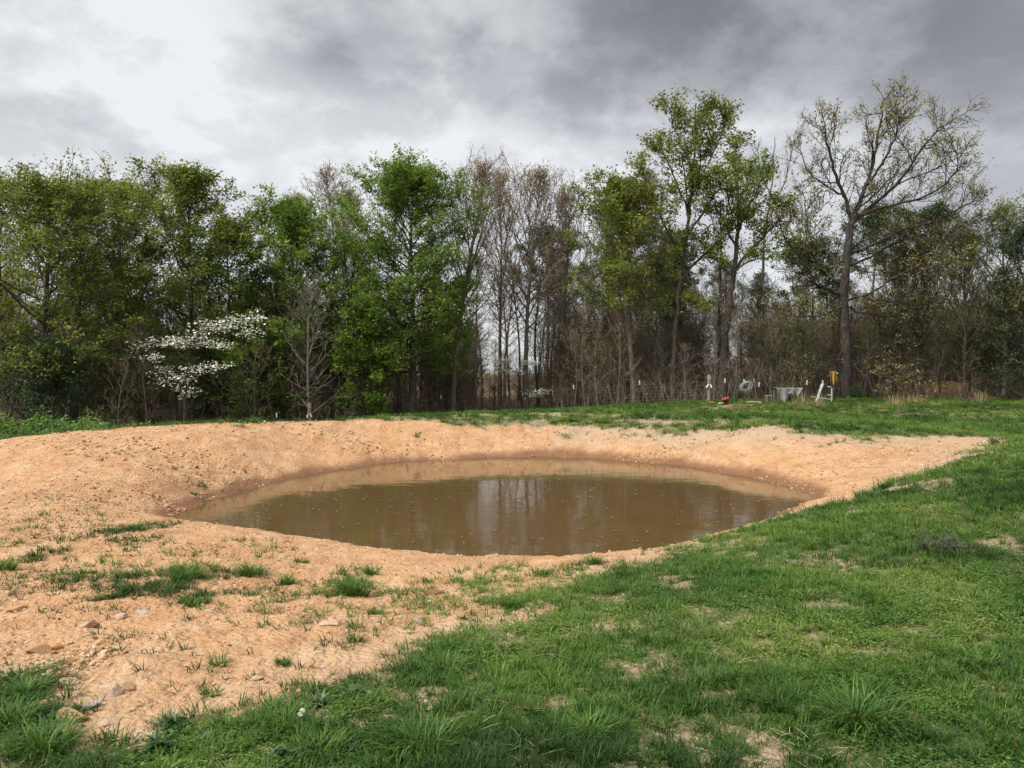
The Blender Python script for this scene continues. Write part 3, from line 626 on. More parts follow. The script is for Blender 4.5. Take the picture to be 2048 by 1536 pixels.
# cedars and pines
def cedar(px, top, d, label, R, seed, base=0.02, mat=L_CEDAR, name='cedar_tree', per=22, n1=46):
    x, y, z = base_at(px, d); T = Tree(seed)
    T.auto(top_h(top, d, z), R, base, .13, n1, 7, 4, el=(15, 60), up1=0.3, flat=0.2, peak=0.12, l3=.4)
    return plant_tree(name, label, T, BARK_DARK, mat, (x, y, z), dict(per=per, size=0.14, spread=0.14, tilt=0.8, aspect=.4))
cedar(2052, 470, 43.5, 'dark evergreen cedar at the photo\'s very edge beyond the lawn', 2.6, 81)
cedar(95, 705, 36.0, 'low dark evergreen cedar behind the brambles', 2.2, 82, n1=40)
cedar(470, 735, 43.0, 'low dark evergreen cedar below the dogwood flowers', 1.9, 83, n1=32)
cedar(1712, 779, 42.7, 'little dark evergreen bush at the foot of the tallest oak', 0.4, 84, n1=8).scale = (.45, .45, .6)
def pine(px, top, d, label, R, seed, cb):
    x, y, z = base_at(px, d); T = Tree(seed); T.auto(top_h(top, d, z), R, cb, .17, 24, 6, 5, el=(0, 55), up1=0.3, flat=0.1, peak=.4, l3=.45)
    return plant_tree('pine_tree', label, T, BARK_BROWN, L_CEDAR, (x, y, z), dict(per=26, size=0.24, spread=0.16, tilt=0.9, aspect=.3))
pine(1872, 432, 58.0, 'dark pine crown rising behind the tallest oak\'s long bough', 3.4, 91, .66)
pine(1760, 432, 60.0, 'dark pine crown showing through the middle of the tallest oak', 3.2, 92, .66)
pine(1620, 505, 57.0, 'lower dark pine beside the tallest oak\'s low limb', 2.8, 93, .6)
pine(1090, 470, 60.0, 'dark pine seen behind the tan budding trees', 2.4, 94, .6)
pine(1350, 480, 60.0, 'dark pine clump behind the narrow oak\'s trunk', 2.0, 95, .6)
pine(205, 560, 55.0, 'dark pine deep behind the olive trees', 3.0, 96, .5)
pine(1260, 405, 56.0, 'dark pine point behind the mid height green tree', 2.2, 97, .5)

# --- the wood behind: shared shapes, each tree an object of its own
def variant_bare(seed, H, R, base, r0, mat, per, keep, size=.12, bk=BARK_BROWN, n1=22, n2=6, n3=4):
    T = Tree(seed); T.auto(H, R, base, r0, n1, n2, n3, el=(25, 72), flat=0.0, l3=.6, lean=(T.r.normal(0, .5), 0))
    return T.wood('trunk', bk), T.leaves('crown', mat, per=per, size=size, spread=.14, tilt=.8, keep=keep)
BACK = [variant_bare(201, 13, 2.4, .38, .15, L_BUD, 3, .7), variant_bare(202, 14, 2.2, .45, .13, L_BUD, 3, .5, bk=BARK_DARK), variant_bare(203, 12, 2.5, .35, .14, L_UNDER, 6, .8, .15),
        variant_bare(204, 13, 2.3, .42, .12, L_OAKG, 5, .8, .14), variant_bare(205, 15, 2.1, .5, .17, L_CEDAR, 16, .8, .2, n1=16, bk=BARK_DARK), variant_bare(206, 11, 2.6, .3, .12, L_OLIVE, 8, .8, .16)]
rng = np.random.default_rng(5)
MARKS = [(40, 'the spreading olive tree'), (150, 'the low dark cedar and the brambles'), (240, 'the slim olive tree'), (330, 'the white dogwood\'s outer sprays'), (400, 'the white dogwood\'s trunk'), (480, 'the dogwood\'s topmost flowers'), (545, 'the leaning fresh green tree'), (620, 'the grey far corner post'), (700, 'the low yellow green tree'), (770, 'the shaded side of the bright green tree'), (825, 'the bright green tree\'s trunk'), (890, 'the leaning tan budding tree'), (960, 'the sparse dogwood\'s fence post'), (1030, 'the small sparse dogwood'), (1100, 'the fence past the small dogwood'),
         (1150, 'the second post from the corner'), (1215, 'the fence between first and second post'), (1270, 'the mid height green tree'), (1345, 'the narrow oak\'s trunk'), (1400, 'the wooden corner post'), (1450, 'the red tub'), (1490, 'the grey coil'), (1535, 'the small stool'), (1580, 'the tarp covered table'), (1640, 'the leaning roll'), (1692, 'the tallest oak\'s trunk'), (1760, 'the lawn beyond the tallest oak'), (1820, 'the clay mound\'s low end'), (1890, 'the clay mound\'s top'), (1950, 'the mound\'s far end'), (2008, 'the slim grey trunk'), (2070, 'the edge cedar')]
def spot_words(x, y): px = CX + F * x / y; return min(MARKS, key=lambda m: abs(m[0] - px))[1]
def copies(name, label, cat, group, meshes, spots, single=False):
    words_ = label
    for (x, y, k, sc, rz) in spots:
        label = (words_[k] if isinstance(words_, (list, tuple)) else words_) + ' behind ' + spot_words(x, y)
        if single:
            o = link(name, meshes[k], None, (x, y, H1(x, y))); tag(o, label, cat, group); o.scale = (sc,) * 3; o.rotation_euler[2] = rz
        else:
            e = tag(empty(name, (x, y, H1(x, y))), label, cat, group); e.scale = (sc,) * 3; e.rotation_euler[2] = rz
            link('trunk', meshes[k][0], e); link('crown', meshes[k][1], e)
GAPS = [(955, 1105, 46, 90), (1405, 1436, 46, 90), (1452, 1500, 46, 90)]          # places where the sky shows low between the trunks
def open_gap(x, y):
    px = CX + F * x / y
    return any(a < px < b and c < y < e for a, b, c, e in GAPS)
def scat_band(n, p0, p1, d0, d1, seed, gap_keep=0.1, mind=0.6):
    r = np.random.default_rng(seed); out = []; tries = 0
    while len(out) < n and tries < n * 40:
        tries += 1
        px = r.uniform(p0, p1); d = r.uniform(d0, d1); x = (px - CX) / F * d
        if sdist([x], [d], TREELINE)[0] < 0.5: continue
        if open_gap(x, d) and r.random() > gap_keep: continue
        if any((x - a) ** 2 + (d - b) ** 2 < mind * mind for a, b, *_ in out): continue
        out.append((x, d))
    return out
def dec(sp, ks, s0, s1, seed):
    r = np.random.default_rng(seed); return [(x, y, int(r.choice(ks)), r.uniform(s0, s1), r.uniform(0, 6.28)) for x, y in sp]
copies('forest_tree', ['tan budding tree deep in wood', 'thin dark bare tree deep in wood', 'thinly green tree deep in wood', 'yellowish tree deep in wood', 'dark crowned tree deep in wood', 'olive leaved tree deep in wood'], 'tree', 'trees deep in the wood', BACK,
       dec(scat_band(46, -150, 700, 46, 66, 1, .1, 1.2), [0, 2, 3, 4, 5, 5], .62, .85, 1) + dec(scat_band(46, 700, 1550, 50, 70, 2, .1, 1.1), [0, 0, 1, 3, 3, 4], .55, .82, 2) + dec(scat_band(6, 950, 1110, 50, 60, 4, 1, .9), [1, 1, 0], .6, .85, 4) + dec(scat_band(3, 1400, 1500, 50, 60, 6, 1, .6), [1, 1, 0], .6, .8, 6) + dec(scat_band(34, 1550, 2200, 48, 68, 3, .1, 1.2), [0, 0, 2, 3, 3, 5], .5, .72, 3))
def variant_sapling(seed, H, R, leafm, per, keep, bk, n1=18, el=(20, 60), size=.11):
    T = Tree(seed); T.tr = .62; T.auto(H, R, .14, .045, n1, 5, 3, el=el, flat=0.1, l3=.42, lean=(T.r.normal(0, .4), 0), k=5, rs=.8)
    Vw, Qw = np.concatenate(T.V), np.concatenate(T.Q); Vl, Ql, tl = T.leaves_arrays(per, size, .10, .6, keep=keep)
    return quads_mesh('sapling', np.concatenate([Vw, Vl]), np.concatenate([Qw, off(Ql, len(Vw))]), [bk, leafm], np.concatenate([np.full(len(Qw), .5), tl]), np.concatenate([np.zeros(len(Qw)), np.ones(len(Ql))]))
SAP = [variant_sapling(301, 6.0, 1.3, L_BUD, 2, .5, BARK_BROWN), variant_sapling(302, 5.0, 1.4, L_UNDER, 5, .7, BARK_BROWN), variant_sapling(303, 7.0, 1.2, L_BUD, 2, .3, BARK_GREY),
       variant_sapling(304, 4.2, 1.5, L_UNDER, 7, .8, BARK_DARK), variant_sapling(305, 5.5, 1.2, L_DRY, 2, .45, BARK_BROWN), variant_sapling(306, 6.4, 1.5, L_UNDER, 4, .6, BARK_DARK), variant_sapling(307, 4.8, 1.2, L_DRY, 3, .5, BARK_GREY)]
sap_kind = {0: ('bare brown sapling with tan buds', 'bare saplings'), 1: ('thin sapling with loose green leaves', 'leafy saplings'), 2: ('tall bare grey sapling', 'tall bare saplings'),
            3: ('low bushy green sapling', 'bushy saplings'), 4: ('brown sapling with dry leaves', 'dry leaved saplings'), 5: ('dark stemmed sparse sapling', 'dark stemmed saplings'), 6: ('short grey dry leaved sapling', 'short grey saplings')}
sp = dec(scat_band(110, 560, 1560, 43, 56, 11, .25, .5), [0, 0, 1, 2, 4, 5, 6, 6], .62, 1.05, 11) + dec(scat_band(80, 1480, 2150, 43.5, 56, 12, .3, .5), [0, 1, 3, 4, 5, 5], .62, 1.05, 12) + dec(scat_band(60, -60, 620, 36, 52, 13, 1, .6), [1, 3, 4, 5, 3], .7, 1.1, 13)
for k in range(7):
    copies('sapling', sap_kind[k][0], 'sapling', sap_kind[k][1], SAP, [q for q in sp if q[2] == k], True)
# the lone bare sapling before the wood
T = Tree(401); x, y, z = base_at(621, 40.4); T.auto(top_h(575, 40.4, z), 1.9, .1, .075, 24, 5, 3, el=(18, 62), up1=.5, flat=.1, l3=.5)
plant_tree('sapling', 'lone bare grey sapling rising behind the corner post past the dogwood', T, BARK_GREY, L_BUD, (x, y, z), dict(per=1, size=.08, spread=.05, keep=.3), 'sapling')

# undergrowth nobody could count
def undergrowth():
    r = np.random.default_rng(77); T = Tree(78); n = 0
    spots = []
    while len(spots) < 5200:
        px = r.uniform(-80, 2140); d = 42 + 15 * r.random() ** 1.2 if px > 560 else 34 + 18 * r.random()
        spots.append(((px - CX) / F * d, d))
    spots = np.array(spots); ok = sdist(spots[:, 0], spots[:, 1], TREELINE) > 0.3
    spots = spots[ok]; hz = height(spots[:, 0], spots[:, 1])
    for (x, yy), z in zip(spots, hz):
        hgt = r.uniform(.5, 2.6) * (0.35 if open_gap(x, yy) else 1.0)
        st = T.walk((x, yy, z - .05), (r.normal(0, .3), r.normal(0, .3), 1), hgt, 3, .1, .12); T.tube(st, [.016, .012, .009, .005], 3)
        for q in range(4):
            p, d = T.at(st, r.uniform(.3, .98)); c = T.walk(p, T.side(d, r.uniform(.5, 1.2)), hgt * r.uniform(.15, .45), 2, .1, .2); T.tube(c, [.008, .006, .004], 3); T.tw.append(c)
    Vw, Qw = np.concatenate(T.V), np.concatenate(T.Q)
    Vl, Ql, tl = T.leaves_arrays(2, .10, .12, .6, keep=.55)
    Vd, Qd, td = T.leaves_arrays(2, .10, .12, .6, keep=.35)
    V = np.concatenate([Vw, Vl, Vd]); Q = np.concatenate([Qw, off(Ql, len(Vw)), off(Qd, len(Vw) + len(Vl))])
    return quads_mesh('undergrowth', V, Q, [BARK_BROWN, L_UNDER, L_DRY], np.concatenate([np.full(len(Qw), .5), tl, td]), np.concatenate([np.zeros(len(Qw)), np.ones(len(Ql)), np.full(len(Qd), 2)]))
tag(link('undergrowth', undergrowth()), 'tangled brown undergrowth of twigs and leaves filling the wood\'s edge', 'undergrowth', kind='stuff')

# brambles behind the spoil bank
def bramble(px, top, d, label, R, seed):
    x, y, z = base_at(px, d); T = Tree(seed); hgt = top_h(top, d, z)
    for i in range(42):
        a = T.r.uniform(0, 6.28); q = T.r.random() ** .5 * R
        st = T.walk((cos(a) * q, sin(a) * q, -.1), (T.r.normal(0, .35), T.r.normal(0, .35), 1), hgt * T.r.uniform(.6, 1.05) * (1 - .35 * (q / R) ** 2), 5, -.3, .1)
        T.limb(st, .012, .004, 3); T.dress(st, .012, 1.1, 8, 3, .3, .2, .2, .15)
    return plant_tree('bramble_bush', label, T, BARK_BROWN, L_BUSH, (x, y, z), dict(per=6, size=.13, spread=.10, tilt=.5, aspect=.65), 'bush')
bramble(40, 822, 25.0, 'tallest bright green bramble bush at the photo\'s edge behind the clay bank', 1.5, 501)
bramble(140, 828, 26.0, 'bright green bramble bush with raised shoots behind the clay bank', 1.3, 502)
bramble(-40, 835, 24.0, 'green bramble bush cut off by the photo\'s edge', 1.4, 503)
bramble(200, 840, 29.0, 'lower green bramble bush thinning out towards the dogwood', 1.2, 504)
bramble(285, 852, 31.0, 'straggly dull bramble patch below the dogwood', 1.0, 505)

# ------------------------------------------------------------------ small building helpers
class MB:
    def __init__(s): s.bm = bmesh.new()
    def box(s, c, size, rot=None, bev=0.0):
        M = Matrix.Translation(Vector(c)) @ (Euler(rot).to_matrix().to_4x4() if rot else Matrix.Identity(4)) @ Matrix.Diagonal((*size, 1))
        r = bmesh.ops.create_cube(s.bm, size=1.0, matrix=M)
        if bev:
            es = list({e for v in r['verts'] for e in v.link_edges}); bmesh.ops.bevel(s.bm, geom=es, offset=bev, segments=2, affect='EDGES')
        return s
    def tube(s, pts, rad, k=8, cap=True, closed=False):
        pts = [Vector(p) for p in pts]; n = len(pts); rad = rad if hasattr(rad, '__len__') else [rad] * n; rings = []
        prev = None
        for i, p in enumerate(pts):
            a = pts[(i - 1) % n] if closed or i > 0 else p; b = pts[(i + 1) % n] if closed or i < n - 1 else p
            t = (b - a).normalized()
            if prev is None: u = t.orthogonal().normalized()
            else: u = (prev - t * prev.dot(t)).normalized()
            prev = u; v = t.cross(u)
            rings.append([s.bm.verts.new(p + (u * cos(2 * pi * q / k) + v * sin(2 * pi * q / k)) * rad[i]) for q in range(k)])
        for i in range(n if closed else n - 1):
            A, B_ = rings[i], rings[(i + 1) % n]
            for q in range(k): s.bm.faces.new((A[q], A[(q + 1) % k], B_[(q + 1) % k], B_[q]))
        if cap and not closed: s.bm.faces.new(rings[0][::-1]); s.bm.faces.new(rings[-1])
        return s
    def lathe(s, prof, k=20, M=None):
        rings = []
        for r, z in prof:
            rings.append([s.bm.verts.new((M or Matrix.Identity(4)) @ Vector((r * cos(2 * pi * q / k), r * sin(2 * pi * q / k), z))) for q in range(k)])
        for A, B_ in zip(rings, rings[1:]):
            for q in range(k): s.bm.faces.new((A[q], A[(q + 1) % k], B_[(q + 1) % k], B_[q]))
        s.bm.faces.new(rings[0][::-1]); return s
    def mesh(s, name, mat, smooth=False):
        bmesh.ops.recalc_face_normals(s.bm, faces=s.bm.faces)
        m = bpy.data.meshes.new(name); s.bm.to_mesh(m); s.bm.free(); m.materials.append(mat)
        if smooth: m.polygons.foreach_set('use_smooth', np.full(len(m.polygons), True))
        return m
    def build(s, name, mat, parent=None, smooth=False, loc=None): return link(name, s.mesh(name, mat, smooth), parent, loc)
def at(px, d): x = (px - CX) / F * d; return Vector((x, d, H1(x, d)))
def pz(py, d): return EYE - (py - HY) / F * d

M_STEEL = plain('dark_green_steel', (0.02, 0.026, 0.022), (0.045, 0.05, 0.042), 20, 0.6, 0.4)
M_TIP = plain('white_post_paint', (0.60, 0.60, 0.58), (0.70, 0.70, 0.68), 12, 0.6)
M_WOODP = plain('weathered_grey_wood', (0.14, 0.125, 0.10), (0.27, 0.245, 0.205), 9, 0.9, 0.15)
M_PALEWOOD = plain('pale_bleached_wood', (0.42, 0.36, 0.28), (0.58, 0.52, 0.43), 9, 0.85, 0.2)
M_WIRE = plain('galvanised_wire', (0.16, 0.165, 0.165), (0.26, 0.265, 0.265), 30, 0.5, 0.4, 0.6)
M_COIL = plain('blue_grey_tubing', (0.15, 0.18, 0.20), (0.28, 0.32, 0.35), 14, 0.5, 0.4)
M_RED = plain('faded_red_plastic', (0.27, 0.028, 0.035), (0.35, 0.055, 0.06), 6, 0.4, 0.5)
M_TERRA = plain('terracotta', (0.50, 0.15, 0.075), (0.60, 0.23, 0.13), 9, 0.85)
M_TARP = plain('grey_white_tarp', (0.20, 0.195, 0.19), (0.46, 0.47, 0.48), 4, 0.55, 0.3)
M_RUST = plain('rusty_brown_board', (0.10, 0.05, 0.03), (0.20, 0.105, 0.06), 7, 0.9)
M_YELLOW = plain('yellow_enamel', (0.34, 0.19, 0.025), (0.44, 0.27, 0.05), 10, 0.45, 0.5)
M_WHITEP = plain('white_plastic', (0.60, 0.60, 0.57), (0.74, 0.74, 0.72), 9, 0.5)
M_PLASTIC = plain('mottled_clear_sheet', (0.16, 0.16, 0.145), (0.50, 0.50, 0.47), 9, 0.35, 0.5)

# ------------------------------------------------------------------ fence
pm = MB(); pm.box((0, 0, 0.55), (0.042, 0.008, 1.7)).box((0, 0.019, 0.55), (0.008, 0.030, 1.7))
for k in range(22): pm.box((0, -0.008, 0.0 + k * 0.062), (0.018, 0.008, 0.02))
POST = pm.mesh('post', M_STEEL)
tm = MB(); tm.box((0, 0, 1.29), (0.050, 0.014, 0.25)).box((0, 0.021, 1.29), (0.014, 0.034, 0.25))
TIP = tm.mesh('white_tip', M_TIP)
def tpost(px, d, label, tip_y=None, lean=0.0, rz=0.0, big=1.0, group='white tipped steel fence posts'):
    p = at(px, d); z = p.z if tip_y is None else pz(tip_y, d) - 1.41 * big
    e = tag(empty('fence_post', (p.x, p.y, z)), label, 'fence post', group); e.rotation_euler = (0, lean, rz); e.scale = (1.25, 1.25, big)
    link('post', POST, e); link('white_tip', TIP, e); return Vector((p.x, p.y, z))
RUN1 = [tpost(1279, 43.0, 'white tipped steel post, first one from the wooden corner post on the dogwood side', 761),
        tpost(1147, 45.5, 'white tipped steel post, second one from the corner post on the dogwood side', 770),
        tpost(1016, 48.0, 'white tipped steel post standing below the small sparse dogwood', 783),
        tpost(882, 47.2, 'white tipped steel post just past the tall bright green tree', 790),
        tpost(752, 44.5, 'white tipped steel post on the dogwood side of the tall bright green tree', 802, rz=0.6)]
RUN2 = [tpost(553, 39.8, 'short showing steel post with white tip next to the far corner post', 826), tpost(478, 37.6, 'white post tip barely showing over the clay bank crest', 842)]
RUN3 = [tpost(1450, 41.0, 'white tipped steel post behind the red tub', 757), tpost(1488, 40.6, 'white tipped steel post carrying the grey coil', 759), tpost(1518, 40.2, 'white tipped steel post beside the pale slab', 765, big=.92)]
BACKP = [tpost(1508, 44.0, 'white tipped steel post standing behind the coil post', 757), tpost(1550, 47.0, 'thin white tipped post far behind the tarp covered table', 750),
         tpost(1589, 45.0, 'white tipped post directly behind the tarp covered table', 752), tpost(1600, 47.5, 'white tipped post deepest in the garden enclosure', 749)]
RUN4 = [tpost(1614, 41.2, 'white tipped steel post between the tarp table and the leaning roll', 761), tpost(1649, 40.8, 'slanting white tipped steel post behind the leaning roll', 761, lean=-0.07)]
def corner_post(px, d, top, label, arms):
    p = at(px, d); ztop = pz(top, d); e = tag(empty('corner_post', p), label, 'fence post'); hgt = ztop - p.z
    r = np.random.default_rng(int(px)); m = MB()
    m.tube([(r.normal(0, .01), r.normal(0, .01), -0.3 + (hgt + .3) * t) for t in np.linspace(0, 1, 7)], [.115, .112, .107, .108, .104, .10, .098], 12); m.build('post', M_WOODP, e, True)
    for dxp, dy_, z0 in arms:
        a = Vector((math.copysign(.06, dxp), dy_ * .1 - .11, z0)); b = Vector((dxp, dy_ - .11, 0.02)); m = MB(); m.tube([a, b], .03, 6); br = m.build('brace', M_STEEL, e)
        c = a + (b - a) * .16; m = MB(); m.tube([a + (b - a) * -.02, c], .042, 6); m.build('white_tip', M_TIP, br)
    return p
C1 = corner_post(1418, 41.5, 750, 'wooden corner post with two white tipped steel braces by the red tub', [(-.85, 0, .98), (.32, -.25, .98)])
C2 = corner_post(619, 39.6, 806, 'grey wooden corner post with white tipped braces behind the clay bank crest', [(-.28, -.1, .95), (.55, .1, 1.0)])
def wire_fence(pts, label, hgt=1.15):
    e = tag(empty('wire_fence', pts[0]), label, 'fence'); o = Vector(pts[0]); r = random.Random(len(pts))
    for k in range(7):
        m = MB(); z = .08 + (hgt - .08) * k / 6; q = []
        for a, b in zip(pts, pts[1:]):
            for t in (0, .33, .66): q.append(a + (b - a) * t - o + Vector((0, -.03, z + r.uniform(-.015, .012))))
        q.append(pts[-1] - o + Vector((0, -.03, z))); m.tube(q, .0018, 3, False); m.build('line_wire', M_WIRE, e)
    m = MB()
    for a, b in zip(pts, pts[1:]):
        n = max(2, int((b - a).length / .28))
        for i in range(n): p = a + (b - a) * (i + .5) / n - o + Vector((0, -.03, 0)); m.tube([p + Vector((0, 0, .06)), p + Vector((0, 0, hgt))], .0015, 3, False)
    tag(m.build('stay_wires', M_WIRE, e), kind='stuff')
wire_fence([C1] + RUN1, 'thin wire mesh fence strung along the wood\'s edge past the dogwoods')
wire_fence([C2] + RUN2, 'short wire fence run from the far corner post behind the clay bank')
P_LAST = at(1667, 40.4)
wire_fence([C1] + RUN3, 'wire fence between the wooden corner post and the pale slab', 1.2)
wire_fence([RUN3[-1]] + RUN4 + [P_LAST], 'wire fence in front of the tarp covered table', 1.2)

# coil of tubing on its post
p = at(1490, 40.35); e = tag(empty('tubing_coil', (p.x + .03, p.y - .1, pz(772, 40.35))), 'blue grey coil of tubing hung on a steel fence post', 'coil')
r = random.Random(4)
for k in range(7):
    R0 = .25 + r.uniform(-.05, .06); ph = r.uniform(0, 6); m = MB()
    m.tube([(R0 * cos(a) * 1.05 + .02 * k - .06, .10 * sin(a + ph) * .5 + (k - 3) * .022, R0 * .92 * sin(a) + .07 * cos(a) + .012 * sin(3 * a + ph) - .01 * k) for a in np.linspace(0, 2 * pi, 26, endpoint=False)], .026, 7, closed=True)
    m.build('loop', M_COIL, e, True)

# red tub, terracotta bowl, white tray, slab, stool
p = at(1453, 39.6); e = tag(empty('plastic_tub', p), 'tapered red plastic tub tipped sideways on the grass by the corner post', 'tub')
M = Matrix.Translation((0, 0, .08)) @ Euler((radians(8), radians(-17), 0)).to_matrix().to_4x4()
m = MB(); m.lathe([(.10, .0), (.12, .01), (.185, .24), (.20, .25), (.20, .265), (.172, .265), (.165, .235), (.10, .02), (.02, .015)], 24, M); m.build('tub', M_RED, e, True)
m = MB(); m.tube([M @ Vector((.202 * cos(a), .202 * sin(a), .26)) for a in np.linspace(0, 2 * pi, 24, endpoint=False)], .014, 6, closed=True); m.build('rim', M_RED, e, True)
for sx in (-.06, .07):
    m = MB(); m.tube([(sx, -.02, -.04), (sx, -.02, .11)], .014, 6); m.build('foot', M_PALEWOOD, e)
p = at(1424, 40.0); m = MB(); m.lathe([(.07, -.02), (.075, 0), (.125, .115), (.14, .12), (.14, .15), (.118, .15), (.11, .10), (.02, .03)], 22)
tag(m.build('clay_bowl', M_TERRA, None, True, p), 'small terracotta bowl in the grass beside the wooden corner post', 'bowl')
p = at(1443, 39.8); e = tag(empty('tray', p), 'small white tray in the grass between bowl and red tub', 'tray')
m = MB(); m.box((0, 0, .03), (.24, .16, .02)); m.build('base', M_STEEL, e)
for c, s in [((-.125, 0, .06), (.015, .18, .09)), ((.125, 0, .06), (.015, .18, .09)), ((0, .085, .06), (.234, .012, .09)), ((0, -.085, .06), (.234, .012, .025))]:
    m = MB(); m.box(c, s); m.build('side', M_WHITEP, e)
p = at(1508, 40.0); m = MB(); m.box((0, 0, .06), (.72, .22, .10), (0, radians(1.5), radians(4)), .012)
tag(m.build('slab', M_PALEWOOD, None, False, p), 'long pale slab lying in the grass beside the small stool', 'slab')
p = at(1537, 40.2); e = tag(empty('stool', p), 'small rough wooden stool beside the tarp covered table', 'stool'); e.rotation_euler[2] = .2
m = MB(); m.box((0, 0, .37), (.30, .22, .035), (0, radians(3), 0), .006); m.build('seat', M_PALEWOOD, e)
for sx in (-.11, .11):
    for sy in (-.07, .07): m = MB(); m.box((sx, sy, .17), (.045, .04, .37)); m.build('leg', M_WOODP, e)
m = MB(); m.box((0, -.07, .14), (.17, .025, .05)); m.build('stretcher', M_RUST, e)

# table under its tarp
p = at(1575, 40.6); e = tag(empty('tarp_table', p), 'low work table half covered by a sagging grey white tarp', 'table'); hh = pz(776, 40.6) - p.z
for sx, tx in ((-.62, 0), (.60, .16)):
    for sy in (-.3, .3):
        m = MB(); m.tube([(sx, sy, hh - .03), (sx + tx * (1 if sy < 0 else .3), sy, -.05)], .028, 6); m.build('leg', M_WOODP if sx < 0 else M_PALEWOOD, e)
m = MB(); m.box((0, 0, hh - .035), (1.36, .70, .04), None, .005); m.build('tabletop', M_RUST, e)
m = MB(); m.box((.05, .12, hh * .36), (.9, .35, hh * .6), None, .01); m.build('storage_box', M_RUST, e)
m = MB(); m.box((.35, -.1, .09), (.5, .16, .16), (0, 0, .2), .01); m.build('log', M_RUST, e)
def tarp(hh):
    nx, ny = 44, 26; V = []; r = np.random.default_rng(9)
    for j in range(ny):
        for i in range(nx):
            u = i / (nx - 1); v = j / (ny - 1); X = -.72 + 1.46 * u
            # how far the front edge hangs at this place: to the ground at one end, in a point further along
            drop = np.interp(u, [0, .04, .42, .45, .52, .62, .76, .90, 1.0], [.80, .88, .86, .30, .26, .36, .40, .10, .05])
            top = .36 / (.36 + drop + .30); f = v
            if f < .35: Y, Z = .34 - .70 * (f / .35), hh
            else:
                g = (f - .35) / .65; Z = hh - .02 - drop * g; Y = -.37 - .04 * g
            Z += .012 * sin(9 * X) * (f < .36); Y += .07 * sin(15 * X + 1.2 + 2 * f) * max(0, f - .3) * 1.4; X += .03 * sin(9 * f + 4 * u) * max(0, f - .4) + .01 * r.normal()
            if u < .04 and f >= .3: X += .02
            V.append((X, Y, max(Z, .01)))
    bmx = bmesh.new(); vs_ = [bmx.verts.new(v) for v in V]
    for j in range(ny - 1):
        for i in range(nx - 1): bmx.faces.new((vs_[j * nx + i], vs_[j * nx + i + 1], vs_[(j + 1) * nx + i + 1], vs_[(j + 1) * nx + i]))
    bmesh.ops.solidify(bmx, geom=bmx.faces[:], thickness=.008)
    me_ = bpy.data.meshes.new('tarp'); bmx.to_mesh(me_); bmx.free(); me_.materials.append(M_TARP); me_.polygons.foreach_set('use_smooth', np.full(len(me_.polygons), True)); return me_
o = link('tarp', tarp(hh + .012), None, p); tag(o, 'grey white tarp sagging over the work table', 'tarp')
# leaning roll, pale board, bracketed stand, post with driver
p = at(1634, 40.3); q = Vector((P(1645, 768, 40.9)[0], 40.9, pz(768, 40.9))) - p
e = tag(empty('sheet_roll', p), 'mottled pale roll of sheeting leaning on the slanting post', 'roll')
r = random.Random(8); m = MB(); m.tube([Vector((-.10, -.05, .02)), Vector((-.02, 0, .10))] + [Vector((.02, 0, .16)) + (q - Vector((.02, 0, .16))) * t + Vector((r.uniform(-.01, .01), 0, 0)) for t in np.linspace(.05, 1, 9)], [.055, .085] + [.085, .075, .068, .072, .066, .075, .082, .09, .07], 12); m.build('roll', M_PLASTIC, e, True)
m = MB(); m.tube([q + Vector((-.02, -.02, 0)), q * .97 + Vector((.035, -.03, .05)), q * .9 + Vector((.07, -.05, -.02))], [.06, .05, .03], 8); m.build('loose_flap', M_PLASTIC, e, True)
A, Bp = P(1621, 793, 40.0), P(1664, 799, 40.3); p = at(1642, 40.1)
m = MB(); a = Vector(A) - p; b = Vector(Bp) - p; dv = b - a
m.box((a + b) / 2, (dv.length, .05, .045), (0, -atan2(dv.z, dv.x), atan2(dv.y, dv.x)), .006)
tag(m.build('board', M_PALEWOOD, None, False, p), 'thin pale board propped across in front of the leaning roll', 'board')
p = at(1661, 40.7); e = tag(empty('bracket_stand', p), 'narrow white bracketed stand beside the post carrying the yellow driver', 'stand'); hs = pz(773, 40.7) - p.z
m = MB(); m.box((.06, 0, hs / 2 - .05), (.05, .05, hs + .1)); m.build('upright', M_WHITEP, e)
for z in (hs - .015, hs * .45):
    m = MB(); m.box((-.04, 0, z), (.20, .10, .04), None, .006); m.build('shelf', M_WHITEP, e)
m = MB(); m.box((-.04, .01, hs * .72), (.10, .05, hs * .4)); m.build('panel', M_STEEL, e)
p = P_LAST; e = tag(empty('fence_post', p), 'stout dark steel post carrying the yellow post driver', 'fence post'); zt = pz(766, 40.4) - p.z
m = MB(); m.box((0, 0, zt / 2 - .1), (.085, .05, zt + .3)); m.build('post', M_STEEL, e)
m = MB(); m.box((0, 0, -.0), (.22, .03, .14)); m.build('anchor_plate', M_STEEL, e)
for z in (zt - .08, zt - .2):
    m = MB(); m.box((-.03, 0, z), (.20, .06, .05), None, .008); m.build('bracket', M_STEEL, e)
e = tag(empty('post_driver', (p.x, p.y, p.z + zt - .06)), 'yellow post driver with two side handles sitting on a steel post', 'post driver'); z1 = pz(743, 40.4) - (p.z + zt - .06)
m = MB(); m.tube([(0, 0, -.02), (0, 0, .16)], .045, 16); m.tube([(0, 0, .14), (0, 0, .2), (0, 0, z1 - .01), (0, 0, z1)], [.05, .06, .062, .055], 16); m.build('barrel', M_YELLOW, e, False)
for s in (-1, 1):
    m = MB(); m.tube([(s * .06, 0, z1 - .03), (s * .12, 0, z1 - .03), (s * .15, 0, z1 - .07), (s * .15, 0, .21), (s * .12, 0, .15), (s * .04, 0, .12)], .015, 8); m.build('handle', M_YELLOW, e, True)

